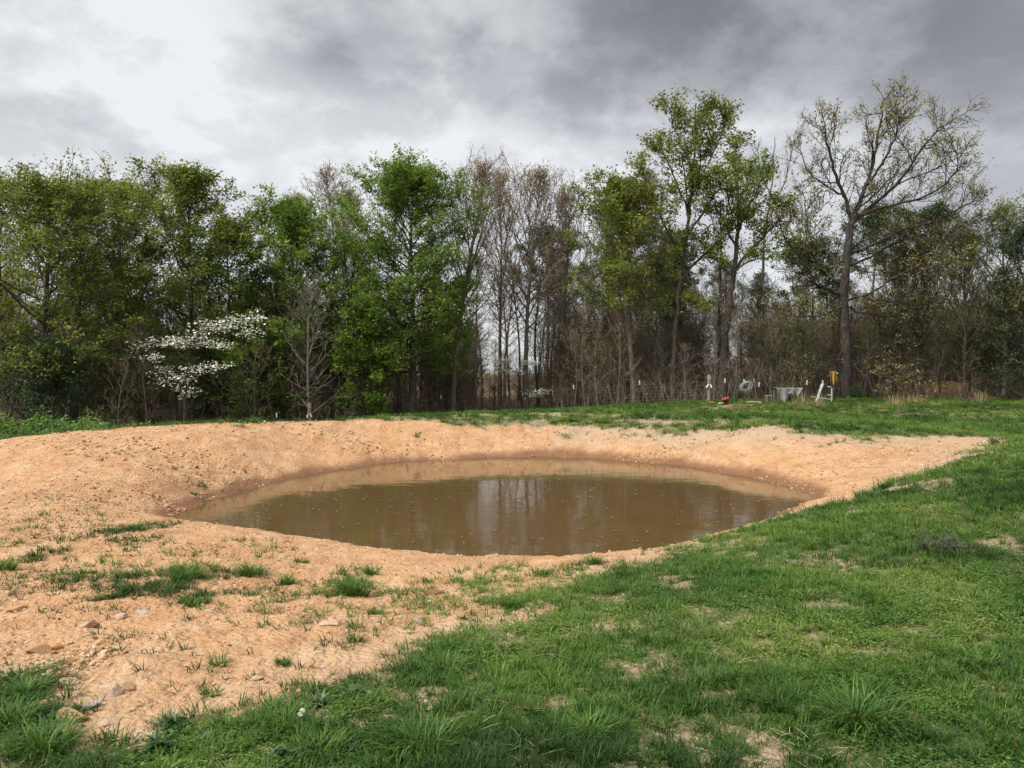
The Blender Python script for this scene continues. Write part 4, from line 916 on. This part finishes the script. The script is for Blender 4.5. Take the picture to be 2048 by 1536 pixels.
# clay mound in the wood
def mound():
    bmx = bmesh.new(); n = 40; vs_ = {}
    xc = (1885 - CX) / F * 51
    for i in range(n + 1):
        for j in range(n + 1):
            X = xc - 4.6 + 9.2 * i / n; Y = 48.4 + 5.2 * j / n; u = (X - xc) / 4.6; v = (Y - 51) / 2.6
            b = max(0, 1 - v * v) ** .8 * (1.25 * math.exp(-((X - xc - .5) / 1.7) ** 2) + .55 * math.exp(-((X - xc + 1.9) / 1.5) ** 2))
            vs_[i, j] = bmx.verts.new((X, Y, H1(X, Y) - .1 + b + .1 * float(fbm(X * 1.5, Y * 1.5, 91, 3)) * (b > .1)))
    for i in range(n):
        for j in range(n): bmx.faces.new((vs_[i, j], vs_[i + 1, j], vs_[i + 1, j + 1], vs_[i, j + 1]))
    m_ = bpy.data.meshes.new('dirt_mound'); bmx.to_mesh(m_); bmx.free(); m_.materials.append(plain('ochre_clay', (0.36, 0.20, 0.075), (0.55, 0.36, 0.17), 3, .95, .1)); m_.polygons.foreach_set('use_smooth', np.full(len(m_.polygons), True)); return m_
tag(link('dirt_mound', mound()), kind='structure')

# ------------------------------------------------------------------ stones one can pick out
def stone_mat(name, c1, c2): return plain(name, c1, c2, 14, .85, .25, bump=.5)
S_PALE = stone_mat('pale_chert', (0.31, 0.19, 0.105), (0.50, 0.40, 0.30)); S_TAN = stone_mat('tan_stone', (0.28, 0.155, 0.08), (0.42, 0.265, 0.15)); S_GREY = stone_mat('grey_stone', (0.29, 0.22, 0.17), (0.42, 0.39, 0.37))
S_ORANGE = stone_mat('orange_stone', (0.42, 0.16, 0.06), (0.56, 0.27, 0.12)); S_DARK = stone_mat('brown_stone', (0.15, 0.075, 0.045), (0.27, 0.15, 0.09))
def rock_mesh(name, seed, mat, sz=(1, 1, 1), cuts=9, sub=3):
    r = random.Random(seed); bmx = bmesh.new(); bmesh.ops.create_icosphere(bmx, subdivisions=sub, radius=1.0)
    for k in range(cuts):                                     # chop flat faces off
        nv = Vector((r.gauss(0, 1), r.gauss(0, 1), r.gauss(0, 1))).normalized(); dd = r.uniform(.45, .8)
        for v in bmx.verts:
            t = v.co.dot(nv)
            if t > dd: v.co -= nv * (t - dd) * .96
    for v in bmx.verts:
        v.co = Vector((v.co.x * sz[0], v.co.y * sz[1], v.co.z * sz[2])) * (1 + r.uniform(-.03, .03))
    m_ = bpy.data.meshes.new(name); bmx.to_mesh(m_); bmx.free(); m_.materials.append(mat); return m_
for i, (px, py, wpx, asp, mat, rz, tl, label) in enumerate([
        (222, 1388, 44, (1, .75, .6), S_PALE, .5, .35, 'largest angular white and brown stone standing out of the clay'), (145, 1440, 46, (1, .7, .55), S_TAN, .2, .1, 'blocky pale orange stone at the grass edge'),
        (177, 1421, 36, (1, .5, .3), S_GREY, .5, -.25, 'flat blue grey stone touching the blocky pale orange one'), (258, 1376, 24, (1, .8, .7), S_TAN, 1.1, .1, 'rounded tan stone beside the largest angular stone'),
        (74, 1301, 34, (1, .7, .5), S_TAN, .3, .1, 'tan stone beside the orange one near the stony hollow'), (106, 1293, 22, (1, .8, .6), S_ORANGE, .9, .1, 'small orange stone at the stony hollow'),
        (35, 1222, 28, (1, .6, .5), S_TAN, 0, .05, 'tan stone with dark underside near the photo\'s edge'), (284, 1226, 20, (1, .7, .3), S_GREY, .4, .1, 'flat whitish stone below the large grass patch'),
        (243, 1237, 22, (1, .8, .4), S_PALE, .8, .1, 'pale flat stone next to the flat whitish one'), (180, 1278, 10, (1, .8, .6), S_PALE, .2, .1, 'tiny white stone at the top of the stony hollow'),
        (167, 1303, 14, (1, .6, .6), S_PALE, 1.0, .4, 'small upright white stone in the stony hollow'), (99, 1330, 30, (1, .7, .35), S_PALE, .1, .05, 'pale flat stone below the stony hollow'),
        (139, 1368, 28, (1, .6, .4), S_PALE, .3, .1, 'pale stone between the grass tussock and the largest stone'), (218, 1452, 28, (1, .7, .45), S_PALE, .7, .05, 'half buried pale stone near the broad leaved weeds'),
        (404, 1455, 18, (1, .7, .5), S_ORANGE, .3, .1, 'small orange stone between the weeds and the grass tussock'), (100, 1412, 34, (1, .6, .35), S_TAN, .6, 0, 'flat tan stone at the grass edge by the photo\'s corner'),
        (660, 1253, 30, (1, .6, .25), S_PALE, .3, .05, 'flat pale stone pressed into the clay in the middle of the bare ground'), (836, 1239, 24, (1, .45, .25), S_GREY, -.5, .1, 'slim grey white stone on the bare clay before the grass'),
        (866, 1189, 30, (1, .4, .3), S_DARK, .1, .1, 'dark reddish brown stone among the grass sprouts'), (618, 1245, 14, (1, .8, .7), S_DARK, .5, .1, 'small dark brown stone beside the flat pale one'),
        (172, 1254, 16, (1, .8, .6), S_GREY, .3, .1, 'small grey stone above the stony hollow'), (187, 1255, 18, (1, .8, .7), S_DARK, .8, .1, 'small rusty stone by a grass sprout above the hollow'),
        (515, 1360, 22, (1, .6, .3), S_PALE, .4, .05, 'thin pale stone near the bent over sprouts'), (417, 1226, 16, (1, .7, .4), S_GREY, .2, .1, 'little grey stone under the large grass patch\'s tail'),
        (330, 1016, 0, 0, 0, 0, 0, '')]):
    if not wpx: continue
    x, d = unproject(px, py); s = wpx / F * d / 2 * 1.65; o = link('stone', rock_mesh('stone', 900 + i, mat, asp), None, (x, d, H1(x, d) + s * asp[2] * .2))
    o.scale = (s, s, s); o.rotation_euler = (tl * .5, tl, rz); tag(o, label, 'stone', 'stones lying on the clay')

# ------------------------------------------------------------------ grass
def blades(rr, n, rad, h0, h1, wd, lean, bend, seg=3, clump=1.0):
    """grass blades as narrow bent strips with a keel"""
    V = []; Q = []; tn = []
    for i in range(n):
        a = rr.uniform(0, 6.283); q = rad * rr.random() ** .7; bx, by = cos(a) * q, sin(a) * q
        da = a + rr.normal(0, .7); hgt = rr.uniform(h0, h1); ln = abs(rr.normal(lean, .25)); bd = bend * rr.uniform(.4, 1.5); ww = wd * rr.uniform(.7, 1.3)
        th = ln * .5; p = np.array([bx, by, -.01]); st = hgt / seg; sx = np.array([-sin(da), cos(da), 0]); b0 = len(V); tt = rr.random()
        for k in range(seg + 1):
            f = k / seg; wv = ww * (1 - f ** 1.6) + .0006; V.append(p - sx * wv / 2); V.append(p + sx * wv / 2)
            d = np.array([cos(da) * sin(th), sin(da) * sin(th), cos(th)]); p = p + d * st; th = min(2.4, th + bd / seg)
        for k in range(seg): Q.append((b0 + 2 * k, b0 + 2 * k + 1, b0 + 2 * k + 3, b0 + 2 * k + 2)); tn.append(tt)
    return np.array(V), np.array(Q), np.array(tn)
G_LAWN = leaf('meadow_grass', (0.026, 0.068, 0.011), (0.076, 0.158, 0.023), (0.18, 0.25, 0.052), .3, True, .2)
G_CLUMP = leaf('clump_grass', (0.028, 0.075, 0.014), (0.07, 0.15, 0.025), (0.15, 0.23, 0.05), .3, False, .2)
G_WEED = leaf('broad_weed_leaves', (0.03, 0.062, 0.02), (0.062, 0.11, 0.036), (0.125, 0.18, 0.075), .2, False, .4)
G_STRAW = leaf('dry_straw', (0.18, 0.13, 0.075), (0.31, 0.245, 0.145), (0.43, 0.36, 0.235), .15, True, .2)
G_STRAW2 = leaf('dry_straw_stalks', (0.18, 0.13, 0.075), (0.31, 0.245, 0.145), (0.43, 0.36, 0.235), .15, False, .2)
def gproto(name, seed, mat, *a, **k):
    V, Q, t = blades(np.random.default_rng(seed), *a, **k); return quads_mesh(name, V, Q, mat, tint=t)
def flat_leaf_proto(name, seed, mat, n, rad, size):
    rr = np.random.default_rng(seed); V = []; Q = []; t = []
    for i in range(n):
        a = rr.uniform(0, 6.28); q = rad * rr.random() ** .5; c = np.array([cos(a) * q, sin(a) * q, rr.uniform(.012, .045)]); da = rr.uniform(0, 6.28); s = size * rr.uniform(.6, 1.3); u = np.array([cos(da), sin(da), rr.normal(0, .25)]) * s; v = np.array([-sin(da), cos(da), rr.normal(0, .25)]) * s * .42
        b = len(V); V += [c - u * .5, c + v, c + u * .5, c - v]; Q.append((b, b + 1, b + 2, b + 3)); t.append(rr.random())
    return quads_mesh(name, np.array(V), np.array(Q), mat, tint=np.array(t))
def straw_proto(name, seed, n, rad, L, mat):
    rr = np.random.default_rng(seed); V = []; Q = []; t = []
    for i in range(n):
        c = np.array([rr.normal(0, rad), rr.normal(0, rad), rr.uniform(.006, .03)]); da = rr.normal(0, .9); l = L * rr.uniform(.4, 1.2); u = np.array([cos(da), sin(da), rr.normal(0, .05)]) * l; v = np.array([-sin(da), cos(da), .3]) * .0009
        b = len(V); m2 = c + np.array([0, 0, .003]); V += [c - u * .5 - v, c - u * .5 + v, m2 + v, m2 - v, c + u * .5 + v, c + u * .5 - v]; Q += [(b, b + 1, b + 2, b + 3), (b + 3, b + 2, b + 4, b + 5)]; q = rr.random(); t += [q, q]
    return quads_mesh(name, np.array(V), np.array(Q), mat, tint=np.array(t))
def scatter(name, pos, rot, scl, idx, tint, protos, label, cat, kind='stuff'):
    pmx = bpy.data.meshes.new(name); n = len(pos); pmx.vertices.add(n); pmx.vertices.foreach_set('co', np.asarray(pos, np.float32).ravel())
    for nm, ty, fld, val in (('rot', 'FLOAT_VECTOR', 'vector', rot), ('scl', 'FLOAT', 'value', scl), ('idx', 'INT', 'value', idx), ('tint', 'FLOAT', 'value', tint)):
        a = pmx.attributes.new(nm, ty, 'POINT'); a.data.foreach_set(fld, np.asarray(val, np.int32 if ty == 'INT' else np.float32).ravel())
    cc = bpy.data.collections.new(name + '_shapes')
    for q, pmesh in enumerate(protos): cc.objects.link(bpy.data.objects.new('%s_shape_%02d' % (name, q), pmesh))
    ng = bpy.data.node_groups.new(name + '_scatter', 'GeometryNodeTree')
    ng.interface.new_socket('Geometry', in_out='INPUT', socket_type='NodeSocketGeometry'); ng.interface.new_socket('Geometry', in_out='OUTPUT', socket_type='NodeSocketGeometry')
    N = ng.nodes; gi = N.new('NodeGroupInput'); go = N.new('NodeGroupOutput'); ip = N.new('GeometryNodeInstanceOnPoints'); ci = N.new('GeometryNodeCollectionInfo')
    ci.inputs['Collection'].default_value = cc; ci.inputs['Separate Children'].default_value = True; ci.inputs['Reset Children'].default_value = True
    def na(nm, ty):
        q = N.new('GeometryNodeInputNamedAttribute'); q.data_type = ty; q.inputs[0].default_value = nm; return q.outputs['Attribute']
    L = ng.links; L.new(gi.outputs[0], ip.inputs['Points']); L.new(ci.outputs[0], ip.inputs['Instance']); ip.inputs['Pick Instance'].default_value = True
    L.new(na('idx', 'INT'), ip.inputs['Instance Index']); L.new(na('rot', 'FLOAT_VECTOR'), ip.inputs['Rotation']); L.new(na('scl', 'FLOAT'), ip.inputs['Scale']); L.new(ip.outputs[0], go.inputs[0])
    o = link(name, pmx); md = o.modifiers.new('scatter', 'NODES'); md.node_group = ng; tag(o, label, cat, kind=kind); return o
LAWN = [gproto('tuft', 1, G_LAWN, 18, .05, .06, .12, .006, 1.1, 1.1), gproto('tuft', 2, G_LAWN, 20, .055, .05, .10, .0055, 1.3, 1.2), gproto('tuft', 3, G_LAWN, 16, .04, .07, .15, .0065, .9, 1.2), gproto('tuft', 4, G_LAWN, 22, .06, .04, .09, .0055, 1.5, 1.2),
        gproto('tuft', 5, G_LAWN, 20, .045, .10, .20, .0068, .9, 1.3), gproto('tuft', 6, G_LAWN, 16, .04, .09, .17, .0062, 1.1, 1.4), flat_leaf_proto('clover', 7, G_LAWN, 30, .075, .019), gproto('sprout', 8, G_LAWN, 6, .02, .06, .13, .0065, 1.5, .9)]
rg = np.random.default_rng(100)
PX, PY, PS, PI, PT = [], [], [], [], []
for d0, d1, dens, sc in [(.6, 2.3, 450, .85), (2.3, 4.2, 860, .78), (4.2, 6.5, 600, .85), (6.5, 10, 330, 1.0), (10, 16, 130, 1.3), (16, 26, 46, 1.9), (26, 47.5, 30, 2.3)]:
    wmx = .72 * d1 + 2.8; n = int(2 * wmx * (d1 - d0) * dens); x = rg.uniform(-wmx, wmx, n); yv = rg.uniform(d0, d1, n)
    k = np.abs(x) < .72 * yv + 2.8; x, yv = x[k], yv[k]; dd_ = dirtness(x, yv); g = grassiness(x, yv, dd_)
    k = rg.random(len(x)) < g; x, yv, g, dd_ = x[k], yv[k], g[k], dd_[k]
    z = height(x, yv, dd_); k = z > -0.79; x, yv, g, dd_ = x[k], yv[k], g[k], dd_[k]
    tall_n = fbm(x * .8, yv * .8, 121, 3) + .35 * fbm(x * 4, yv * 4, 125, 2); clov = fbm(x * 1.1, yv * 1.1, 131, 3); on = dd_ > .1
    ix = rg.integers(0, 4, len(x)); tl = (tall_n > .30) & (rg.random(len(x)) < .6) & ~on; ix[tl] = rg.integers(4, 6, tl.sum()); cv = (clov > .12) & (rg.random(len(x)) < .55) & ~on; ix[cv] = 6
    spr = on & (rg.random(len(x)) > g * .9); ix[spr] = 7
    PX.append(x); PY.append(yv); PI.append(ix); PS.append(sc * rg.uniform(.65, 1.25, len(x)) * np.where(on, .95, 1.0) * np.where(ix >= 4, np.where(ix < 6, .85, 1), 1))
    PT.append(np.clip(.45 + .75 * fbm(x * .7, yv * .7, 141, 3) + .35 * clov - .18 * tl - .12 * on + rg.normal(0, .13, len(x)), 0, 1))
PX, PY, PS, PI, PT = map(np.concatenate, (PX, PY, PS, PI, PT))
rot = np.stack([rg.normal(0, .08, len(PX)), rg.normal(0, .08, len(PX)), rg.uniform(0, 6.28, len(PX))], 1)
scatter('grass', np.stack([PX, PY, height(PX, PY)], 1), rot, PS, PI, PT, LAWN, 'short green meadow grass covering the near ground and the far lawn', 'grass')
# dry stalks lying in the grass
n = 9000; x = rg.uniform(-9, 12, n); yv = 2.4 + 12 * rg.random(n) ** 1.6; g = grassiness(x, yv); nn = fbm(x * 1.0, yv * 1.0, 151, 3); dd_ = dirtness(x, yv)
bare = np.zeros(n)
for bx, by, rx, ry in BARE: bare = np.maximum(bare, sstep(2.2, .5, ((x - bx) / rx) ** 2 + ((yv - by) / ry) ** 2))
k = (np.abs(x) < .74 * yv + .4) & (dd_ < .1) & (rg.random(n) < np.clip(.10 + .9 * np.maximum(0, nn) + .75 * bare, 0, 1)); x, yv = x[k], yv[k]
x2 = rg.uniform(2, 30, 2600); y2 = rg.uniform(25, 43, 2600); nn = fbm(x2 * .5, y2 * 1.4, 157, 3); k = nn > .05; x2, y2 = x2[k], y2[k]
sx, sy = np.concatenate([x, x2]), np.concatenate([yv, y2])
STRAW = [straw_proto('straw', 21, 9, .07, .09, G_STRAW), straw_proto('straw', 22, 6, .07, .12, G_STRAW), straw_proto('straw', 23, 14, .08, .06, G_STRAW)]
scatter('straw', np.stack([sx, sy, height(sx, sy) + .012], 1), np.stack([rg.normal(0, .1, len(sx)), rg.normal(0, .1, len(sx)), rg.uniform(0, 6.28, len(sx))], 1), np.where(sy > 20, 2.2, 1.0) * rg.uniform(.6, 1.3, len(sx)), rg.integers(0, 3, len(sx)), rg.random(len(sx)), STRAW, 'pale dry stalks lying flat among the grass', 'straw')
# pebbles and crumbs of clay
m_, t_, o_ = mat_new('gravel'); a_ = t_.add('ShaderNodeAttribute', attribute_name='tint'); a_.attribute_type = 'INSTANCER'
principled(t_, o_, t_.ramp(a_.outputs['Fac'], [(0, (.17, .08, .04)), (.3, (.36, .20, .10)), (.6, (.44, .28, .155)), (.8, (.48, .36, .25)), (.93, (.36, .33, .30)), (1, (.54, .49, .43))]), .9, .2)
PEB = [rock_mesh('pebble', 700 + k, m_, (1, r_, h_), 7, 1) for k, (r_, h_) in enumerate([(.8, .6), (.7, .4), (.9, .7), (.6, .5), (.8, .3)])]
px_, py_, ps_ = [], [], []
for d0, d1, dens, s0, s1 in [(2.4, 5, 900, .003, .020), (5, 8, 560, .004, .024), (8, 14, 300, .007, .030), (14, 24, 190, .009, .042)]:
    wmx = .72 * d1 + 2.4; n = int(2 * wmx * (d1 - d0) * dens); x = rg.uniform(-wmx, wmx, n); yv = rg.uniform(d0, d1, n); k = np.abs(x) < .72 * yv + 2.4; x, yv = x[k], yv[k]
    dd_ = dirtness(x, yv); nz = fbm(x * .9, yv * .9, 161, 3); k = (dd_ > -.25) & (rg.random(len(x)) < np.clip(.35 + 1.1 * nz, .08, 1)); x, yv = x[k], yv[k]
    px_.append(x); py_.append(yv); ps_.append(s0 + (s1 - s0) * rg.random(len(x)) ** 5)
# a stony hollow by the near corner and a line of stones at the water's tip
for (cx_, cy_, rx_, ry_, n, s0, s1) in [(140, 1320, 95, 45, 700, .006, .036), (330, 1010, 60, 14, 260, .012, .05), (1640, 985, 70, 30, 160, .012, .045), (560, 985, 120, 14, 160, .012, .04), (1850, 900, 170, 24, 1500, .009, .045), (1400, 885, 300, 14, 1000, .010, .055), (1700, 925, 150, 30, 700, .009, .04), (700, 885, 300, 25, 900, .010, .065), (300, 900, 250, 30, 900, .010, .06), (150, 990, 160, 40, 700, .01, .04), (420, 1000, 90, 12, 250, .012, .05)]:
    xc, dc = unproject(cx_, cy_); _, da = unproject(cx_, cy_ + ry_); _, db = unproject(cx_, cy_ - ry_)
    px_.append(xc + rg.normal(0, .5, n) * rx_ / F * dc); py_.append(dc + rg.normal(0, .5, n) * (db - da) / 2); ps_.append(s0 + (s1 - s0) * rg.random(n) ** 4)
px_, py_, ps_ = map(np.concatenate, (px_, py_, ps_)); hz = height(px_, py_); k = hz > -.82; px_, py_, ps_, hz = px_[k], py_[k], ps_[k], hz[k]
scatter('gravel', np.stack([px_, py_, hz + ps_ * .15], 1), rg.uniform(-.5, 6, (len(px_), 3)) * np.array([.1, .1, 1]), ps_, rg.integers(0, 5, len(px_)), np.clip(rg.normal(.5, .2, len(px_)) + .08 * sstep(3, 8, px_), 0, 1), PEB, 'loose gravel and clay crumbs scattered over the bare ground', 'gravel')
# specks floating on the pond
n = 650; x = rg.uniform(-5.5, 5.5, n); yv = rg.uniform(9.5, 20.5, n); k = height0(x, yv) < -.86; x, yv = x[k], yv[k]
scatter('floating_specks', np.stack([x, yv, np.full(len(x), -.822)], 1), np.stack([np.zeros(len(x)), np.zeros(len(x)), rg.uniform(0, 6, len(x))], 1), rg.uniform(.5, 1.6, len(x)), np.zeros(len(x)), rg.random(len(x)) * .5, [flat_leaf_proto('speck', 31, G_STRAW, 3, .12, .03)], 'tiny pale specks floating on the muddy pond', 'debris')
# the dense thicket further in
n = 1000; pxx = rg.uniform(-100, 2160, n); dd_ = rg.uniform(50, 78, n); x = (pxx - CX) / F * dd_
gp = np.array([open_gap(a, b) for a, b in zip(x, dd_)]); k = (~gp | (rg.random(n) < .9)) & (sdist(x, dd_, TREELINE) > 2); x, dd_, gp = x[k], dd_[k], gp[k]
scatter('thicket', np.stack([x, dd_, height(x, dd_)], 1), np.stack([np.zeros(len(x)), np.zeros(len(x)), rg.uniform(0, 6.28, len(x))], 1), rg.uniform(.7, 1.25, len(x)) * np.where(gp, .40, 1), rg.integers(0, 7, len(x)), rg.random(len(x)), SAP, 'dense thicket of thin stems far inside the wood', 'thicket')

# ------------------------------------------------------------------ clumps of grass and weeds one can pick out
def clump(px, py, wpx, hpx, label, seed, n=160, mat=None, bend=1.25, lean=.9, name='grass_clump', cat='grass clump', wd=.0068):
    x, d = unproject(px, py); s = wpx / F * d / 2; hh_ = hpx / F * d
    V, Q, t = blades(np.random.default_rng(seed), n, s * .62, hh_ * .55, hh_ * 1.45, wd, lean, bend, 4)
    # settle every blade on the ground under it
    bz = height(x + V[:, 0], d + V[:, 1]) - H1(x, d); f = np.clip(V[:, 2] / .05, 0, 1); V[:, 2] += bz * (1 - .3 * f)
    o = link(name, quads_mesh(name, V, Q, mat or G_CLUMP, tint=np.clip(t, 0, 1)), None, (x, d, H1(x, d))); return tag(o, label, cat, 'clumps of grass on the clay')
for i, a in enumerate([(502, 1148, 66, 26, 'dark rounded grass clump beside the large grass patch', 260), (575, 1168, 40, 28, 'narrow upright grass clump on the clay', 110), (705, 1192, 96, 40, 'broad bright grass clump in the middle of the clay', 380), (565, 1330, 36, 16, 'small dense dark grass clump alone on the bare clay', 140),
        (52, 1392, 84, 40, 'wide grass tussock beside the stony hollow', 200), (372, 1160, 64, 34, 'tall dark tuft inside the large grass patch', 240), (385, 1215, 26, 24, 'narrow tuft hanging below the large grass patch', 70), (437, 1330, 50, 32, 'thin spiky sprouts on the bare clay', 40), (420, 1390, 60, 22, 'low spreading sprouts between the stones and the grass edge', 60),
        (603, 1125, 54, 14, 'flat dark tuft near the pond lip', 110), (740, 1150, 40, 22, 'small tuft touching the broad bright clump', 120), (855, 1165, 40, 18, 'spiky tuft by the dark reddish stone', 60), (1020, 1213, 44, 30, 'dark green tuft where clay turns into grass', 150), (1188, 1128, 44, 22, 'dark tuft at the pond lip near the grass shoulder', 140), (10, 1140, 50, 30, 'dark tuft cut off by the photo\'s edge', 150),
        (710, 1280, 44, 30, 'loose sprouts on the clay in front of the flat pale stone', 40), (750, 1228, 44, 18, 'bright short tuft below the broad clump', 90), (275, 1062, 60, 20, 'tufts at the bank foot near the pond tip', 120), (90, 1500, 170, 64, 'long windblown grass filling the photo\'s near corner', 300), (30, 1450, 120, 50, 'thick grass tussock above the photo\'s near corner', 200)]):
    clump(*a[:5], 1000 + i, a[5])
for i, a in enumerate([(1720, 1440, 190, 74, 'largest long bladed grass tussock in the near turf', 420), (840, 1500, 200, 62, 'long pale bladed tussock at the photo\'s lower edge', 420), (1960, 1330, 120, 44, 'bluish long bladed tussock in the near turf', 200), (1420, 1370, 100, 40, 'mid sized upright tussock in the turf', 190), (640, 1505, 130, 54, 'grey green tussock beside the weeds at the lower edge', 260), (1730, 1160, 80, 30, 'bright tall tuft on the shoulder of turf', 150), (1180, 1470, 120, 46, 'dark tussock among pale dry stalks', 220), (560, 1450, 130, 46, 'round dense tussock at the turf\'s edge on the clay', 320), (900, 1340, 110, 34, 'low thick tuft at the tongue of turf', 260), (700, 1310, 0, 0, '', 0)]):
    if a[2]: clump(*a[:5], 1100 + i, a[5], lean=.95, bend=1.5, wd=.0062)
def rosette(px, py, wpx, label, seed, n=22):
    """broad leaved weed: leaves as curved blades with a keel"""
    x, d = unproject(px, py); s = wpx / F * d / 2; rr = np.random.default_rng(seed); V = []; Q = []; t = []
    for i in range(n):
        da = i * 2.4 + rr.normal(0, .2); L = s * rr.uniform(.6, 1.15); ww = L * .15 * rr.uniform(.8, 1.3); th = rr.uniform(.2, 1.35); p = np.array([rr.normal(0, s * .16), rr.normal(0, s * .16), 0.]); sx_ = np.array([-sin(da), cos(da), 0]); b = len(V); tt = rr.random()
        for k in range(6):
            f = k / 5; wv = ww * (sin(pi * min(1, f * .9 + .12)) ** .8) + .0008; kl = np.array([0, 0, wv * .22]); V += [p - sx_ * wv / 2 + kl, p, p + sx_ * wv / 2 + kl]
            p = p + np.array([cos(da) * sin(th), sin(da) * sin(th), cos(th)]) * L / 5; th += .22 * rr.uniform(.5, 1.5)
        for k in range(5): q = b + 3 * k; Q += [(q, q + 1, q + 4, q + 3), (q + 1, q + 2, q + 5, q + 4)]; t += [tt, tt * .9]
    V = np.array(V); V[:, 2] = np.maximum(V[:, 2], .006)
    o = link('broadleaf_weed', quads_mesh('broadleaf_weed', V, np.array(Q), G_WEED, tint=t, smooth=True), None, (x, d, H1(x, d))); tag(o, label, 'weed', 'broad leaved weeds')
for i, a in enumerate([(705, 1398, 90, 'broad leaved weed at the tip of turf, under the grass tongue', 30), (640, 1410, 100, 'larger broad leaved weed next to the turf tip', 34), (345, 1452, 110, 'broad leaved grey green weed standing at the clay edge', 34), (320, 1500, 130, 'dark broad leaved weed below the grey green one', 34), (400, 1490, 90, 'small broad leaved weed near the orange stone', 24), (560, 1525, 120, 'broad leaved weed cut by the photo\'s lower edge', 26), (700, 1500, 110, 'pale broad leaved weed among the long bladed tussocks', 28)]):
    rosette(a[0], a[1], a[2] * .68, a[3], 1200 + i, int(a[4] * 1.9))
# dark dead weed on the shoulder
x, d = unproject(1888, 1108); T = Tree(1301)
for i in range(20):
    st = T.walk((T.r.normal(0, .3), T.r.normal(0, .2), -.05), (T.r.normal(0, .8), T.r.normal(0, .6), .8), T.r.uniform(.4, 1.0), 3, .1, .2); T.limb(st, .016, .008, 3); T.dress(st, .012, .6, 6, 3, .2, .3, 0, .2)
_e = plant_tree('dead_weed', 'dark dry branching weed standing in the turf near the photo\'s edge', T, BARK_GREY, G_WEED, (x, d, H1(x, d)), dict(per=5, size=.09, spread=.06, keep=.9), 'weed', crown='leaves'); _e.scale = (.2, .2, .2)
# heaps of cut stalks and dry grass by the fence
def heap(px, py, wpx, hm, label, seed, n=260):
    x, d = unproject(px, py); s = wpx / F * d / 2; rr = np.random.default_rng(seed); T = Tree(seed)
    for i in range(n):
        a = rr.uniform(0, 6.28); q = rr.random() ** .5; c = np.array([cos(a) * q * s, sin(a) * q * s * .8, hm * (1 - q * q) * rr.uniform(.2, 1)]); u = rr.normal(0, 1, 3); u[2] *= .25; u = u / np.linalg.norm(u) * rr.uniform(.08, .22); T.tube(np.array([c - u, c + u * .1 + [0, 0, .02], c + u]), [.008, .009, .006], 3)
    V, Q = np.concatenate(T.V), np.concatenate(T.Q)
    o = link('straw_heap', quads_mesh('straw_heap', V, Q, G_STRAW2, tint=rr.random(len(Q))), None, (x, d, H1(x, d))); tag(o, label, 'straw heap')
heap(1464, 817, 52, .18, 'low heap of pale cut stalks in the grass below the red tub', 1401, 420); heap(1413, 818, 30, .1, 'small scatter of pale stalks below the wooden corner post', 1402, 160); heap(1532, 815, 18, .1, 'tiny heap of pale rubble below the small stool', 1403, 90)
for i, a in enumerate([(1602, 812, 60, 26, 'dry tan grass below the tarp covered table', 130), (1640, 815, 40, 30, 'dry tan stalks below the leaning roll', 60), (1790, 812, 60, 24, 'dry tan grass at the lawn\'s end beyond the tallest oak', 120), (1960, 806, 50, 26, 'dry tan grass in front of the dark cedar', 90), (1830, 806, 80, 16, 'dry tan grass in front of the clay mound', 140)]):
    clump(*a[:5], 1500 + i, a[5], G_STRAW2, .6, .4, 'dry_grass', 'dry grass', .012)

# a dandelion gone to seed
x, d = unproject(602, 1475); p = Vector((x, d, H1(x, d))); e = tag(empty('dandelion', p), 'white dandelion seed head standing among the near tussocks', 'flower')
m = MB(); m.tube([(0, 0, -.01), (.004, 0, .05), (.002, .003, .105)], [.002, .0018, .0015], 6); m.build('stalk', M_WOODP, e)
rr = np.random.default_rng(6); V = []; Q = []
for i in range(260):
    a = rr.normal(0, 1, 3); a /= np.linalg.norm(a); c = np.array([.002, .003, .107]); q = np.cross(a, [0.3, .5, .8]); q /= np.linalg.norm(q); b = len(V)
    V += [c + a * .004 - q * .0004, c + a * .004 + q * .0004, c + a * .017 + q * .0022, c + a * .017 - q * .0022]; Q.append((b, b + 1, b + 2, b + 3))
link('seed_head', quads_mesh('seed_head', np.array(V), np.array(Q), L_WHITE, tint=np.full(len(Q), .6)), e)
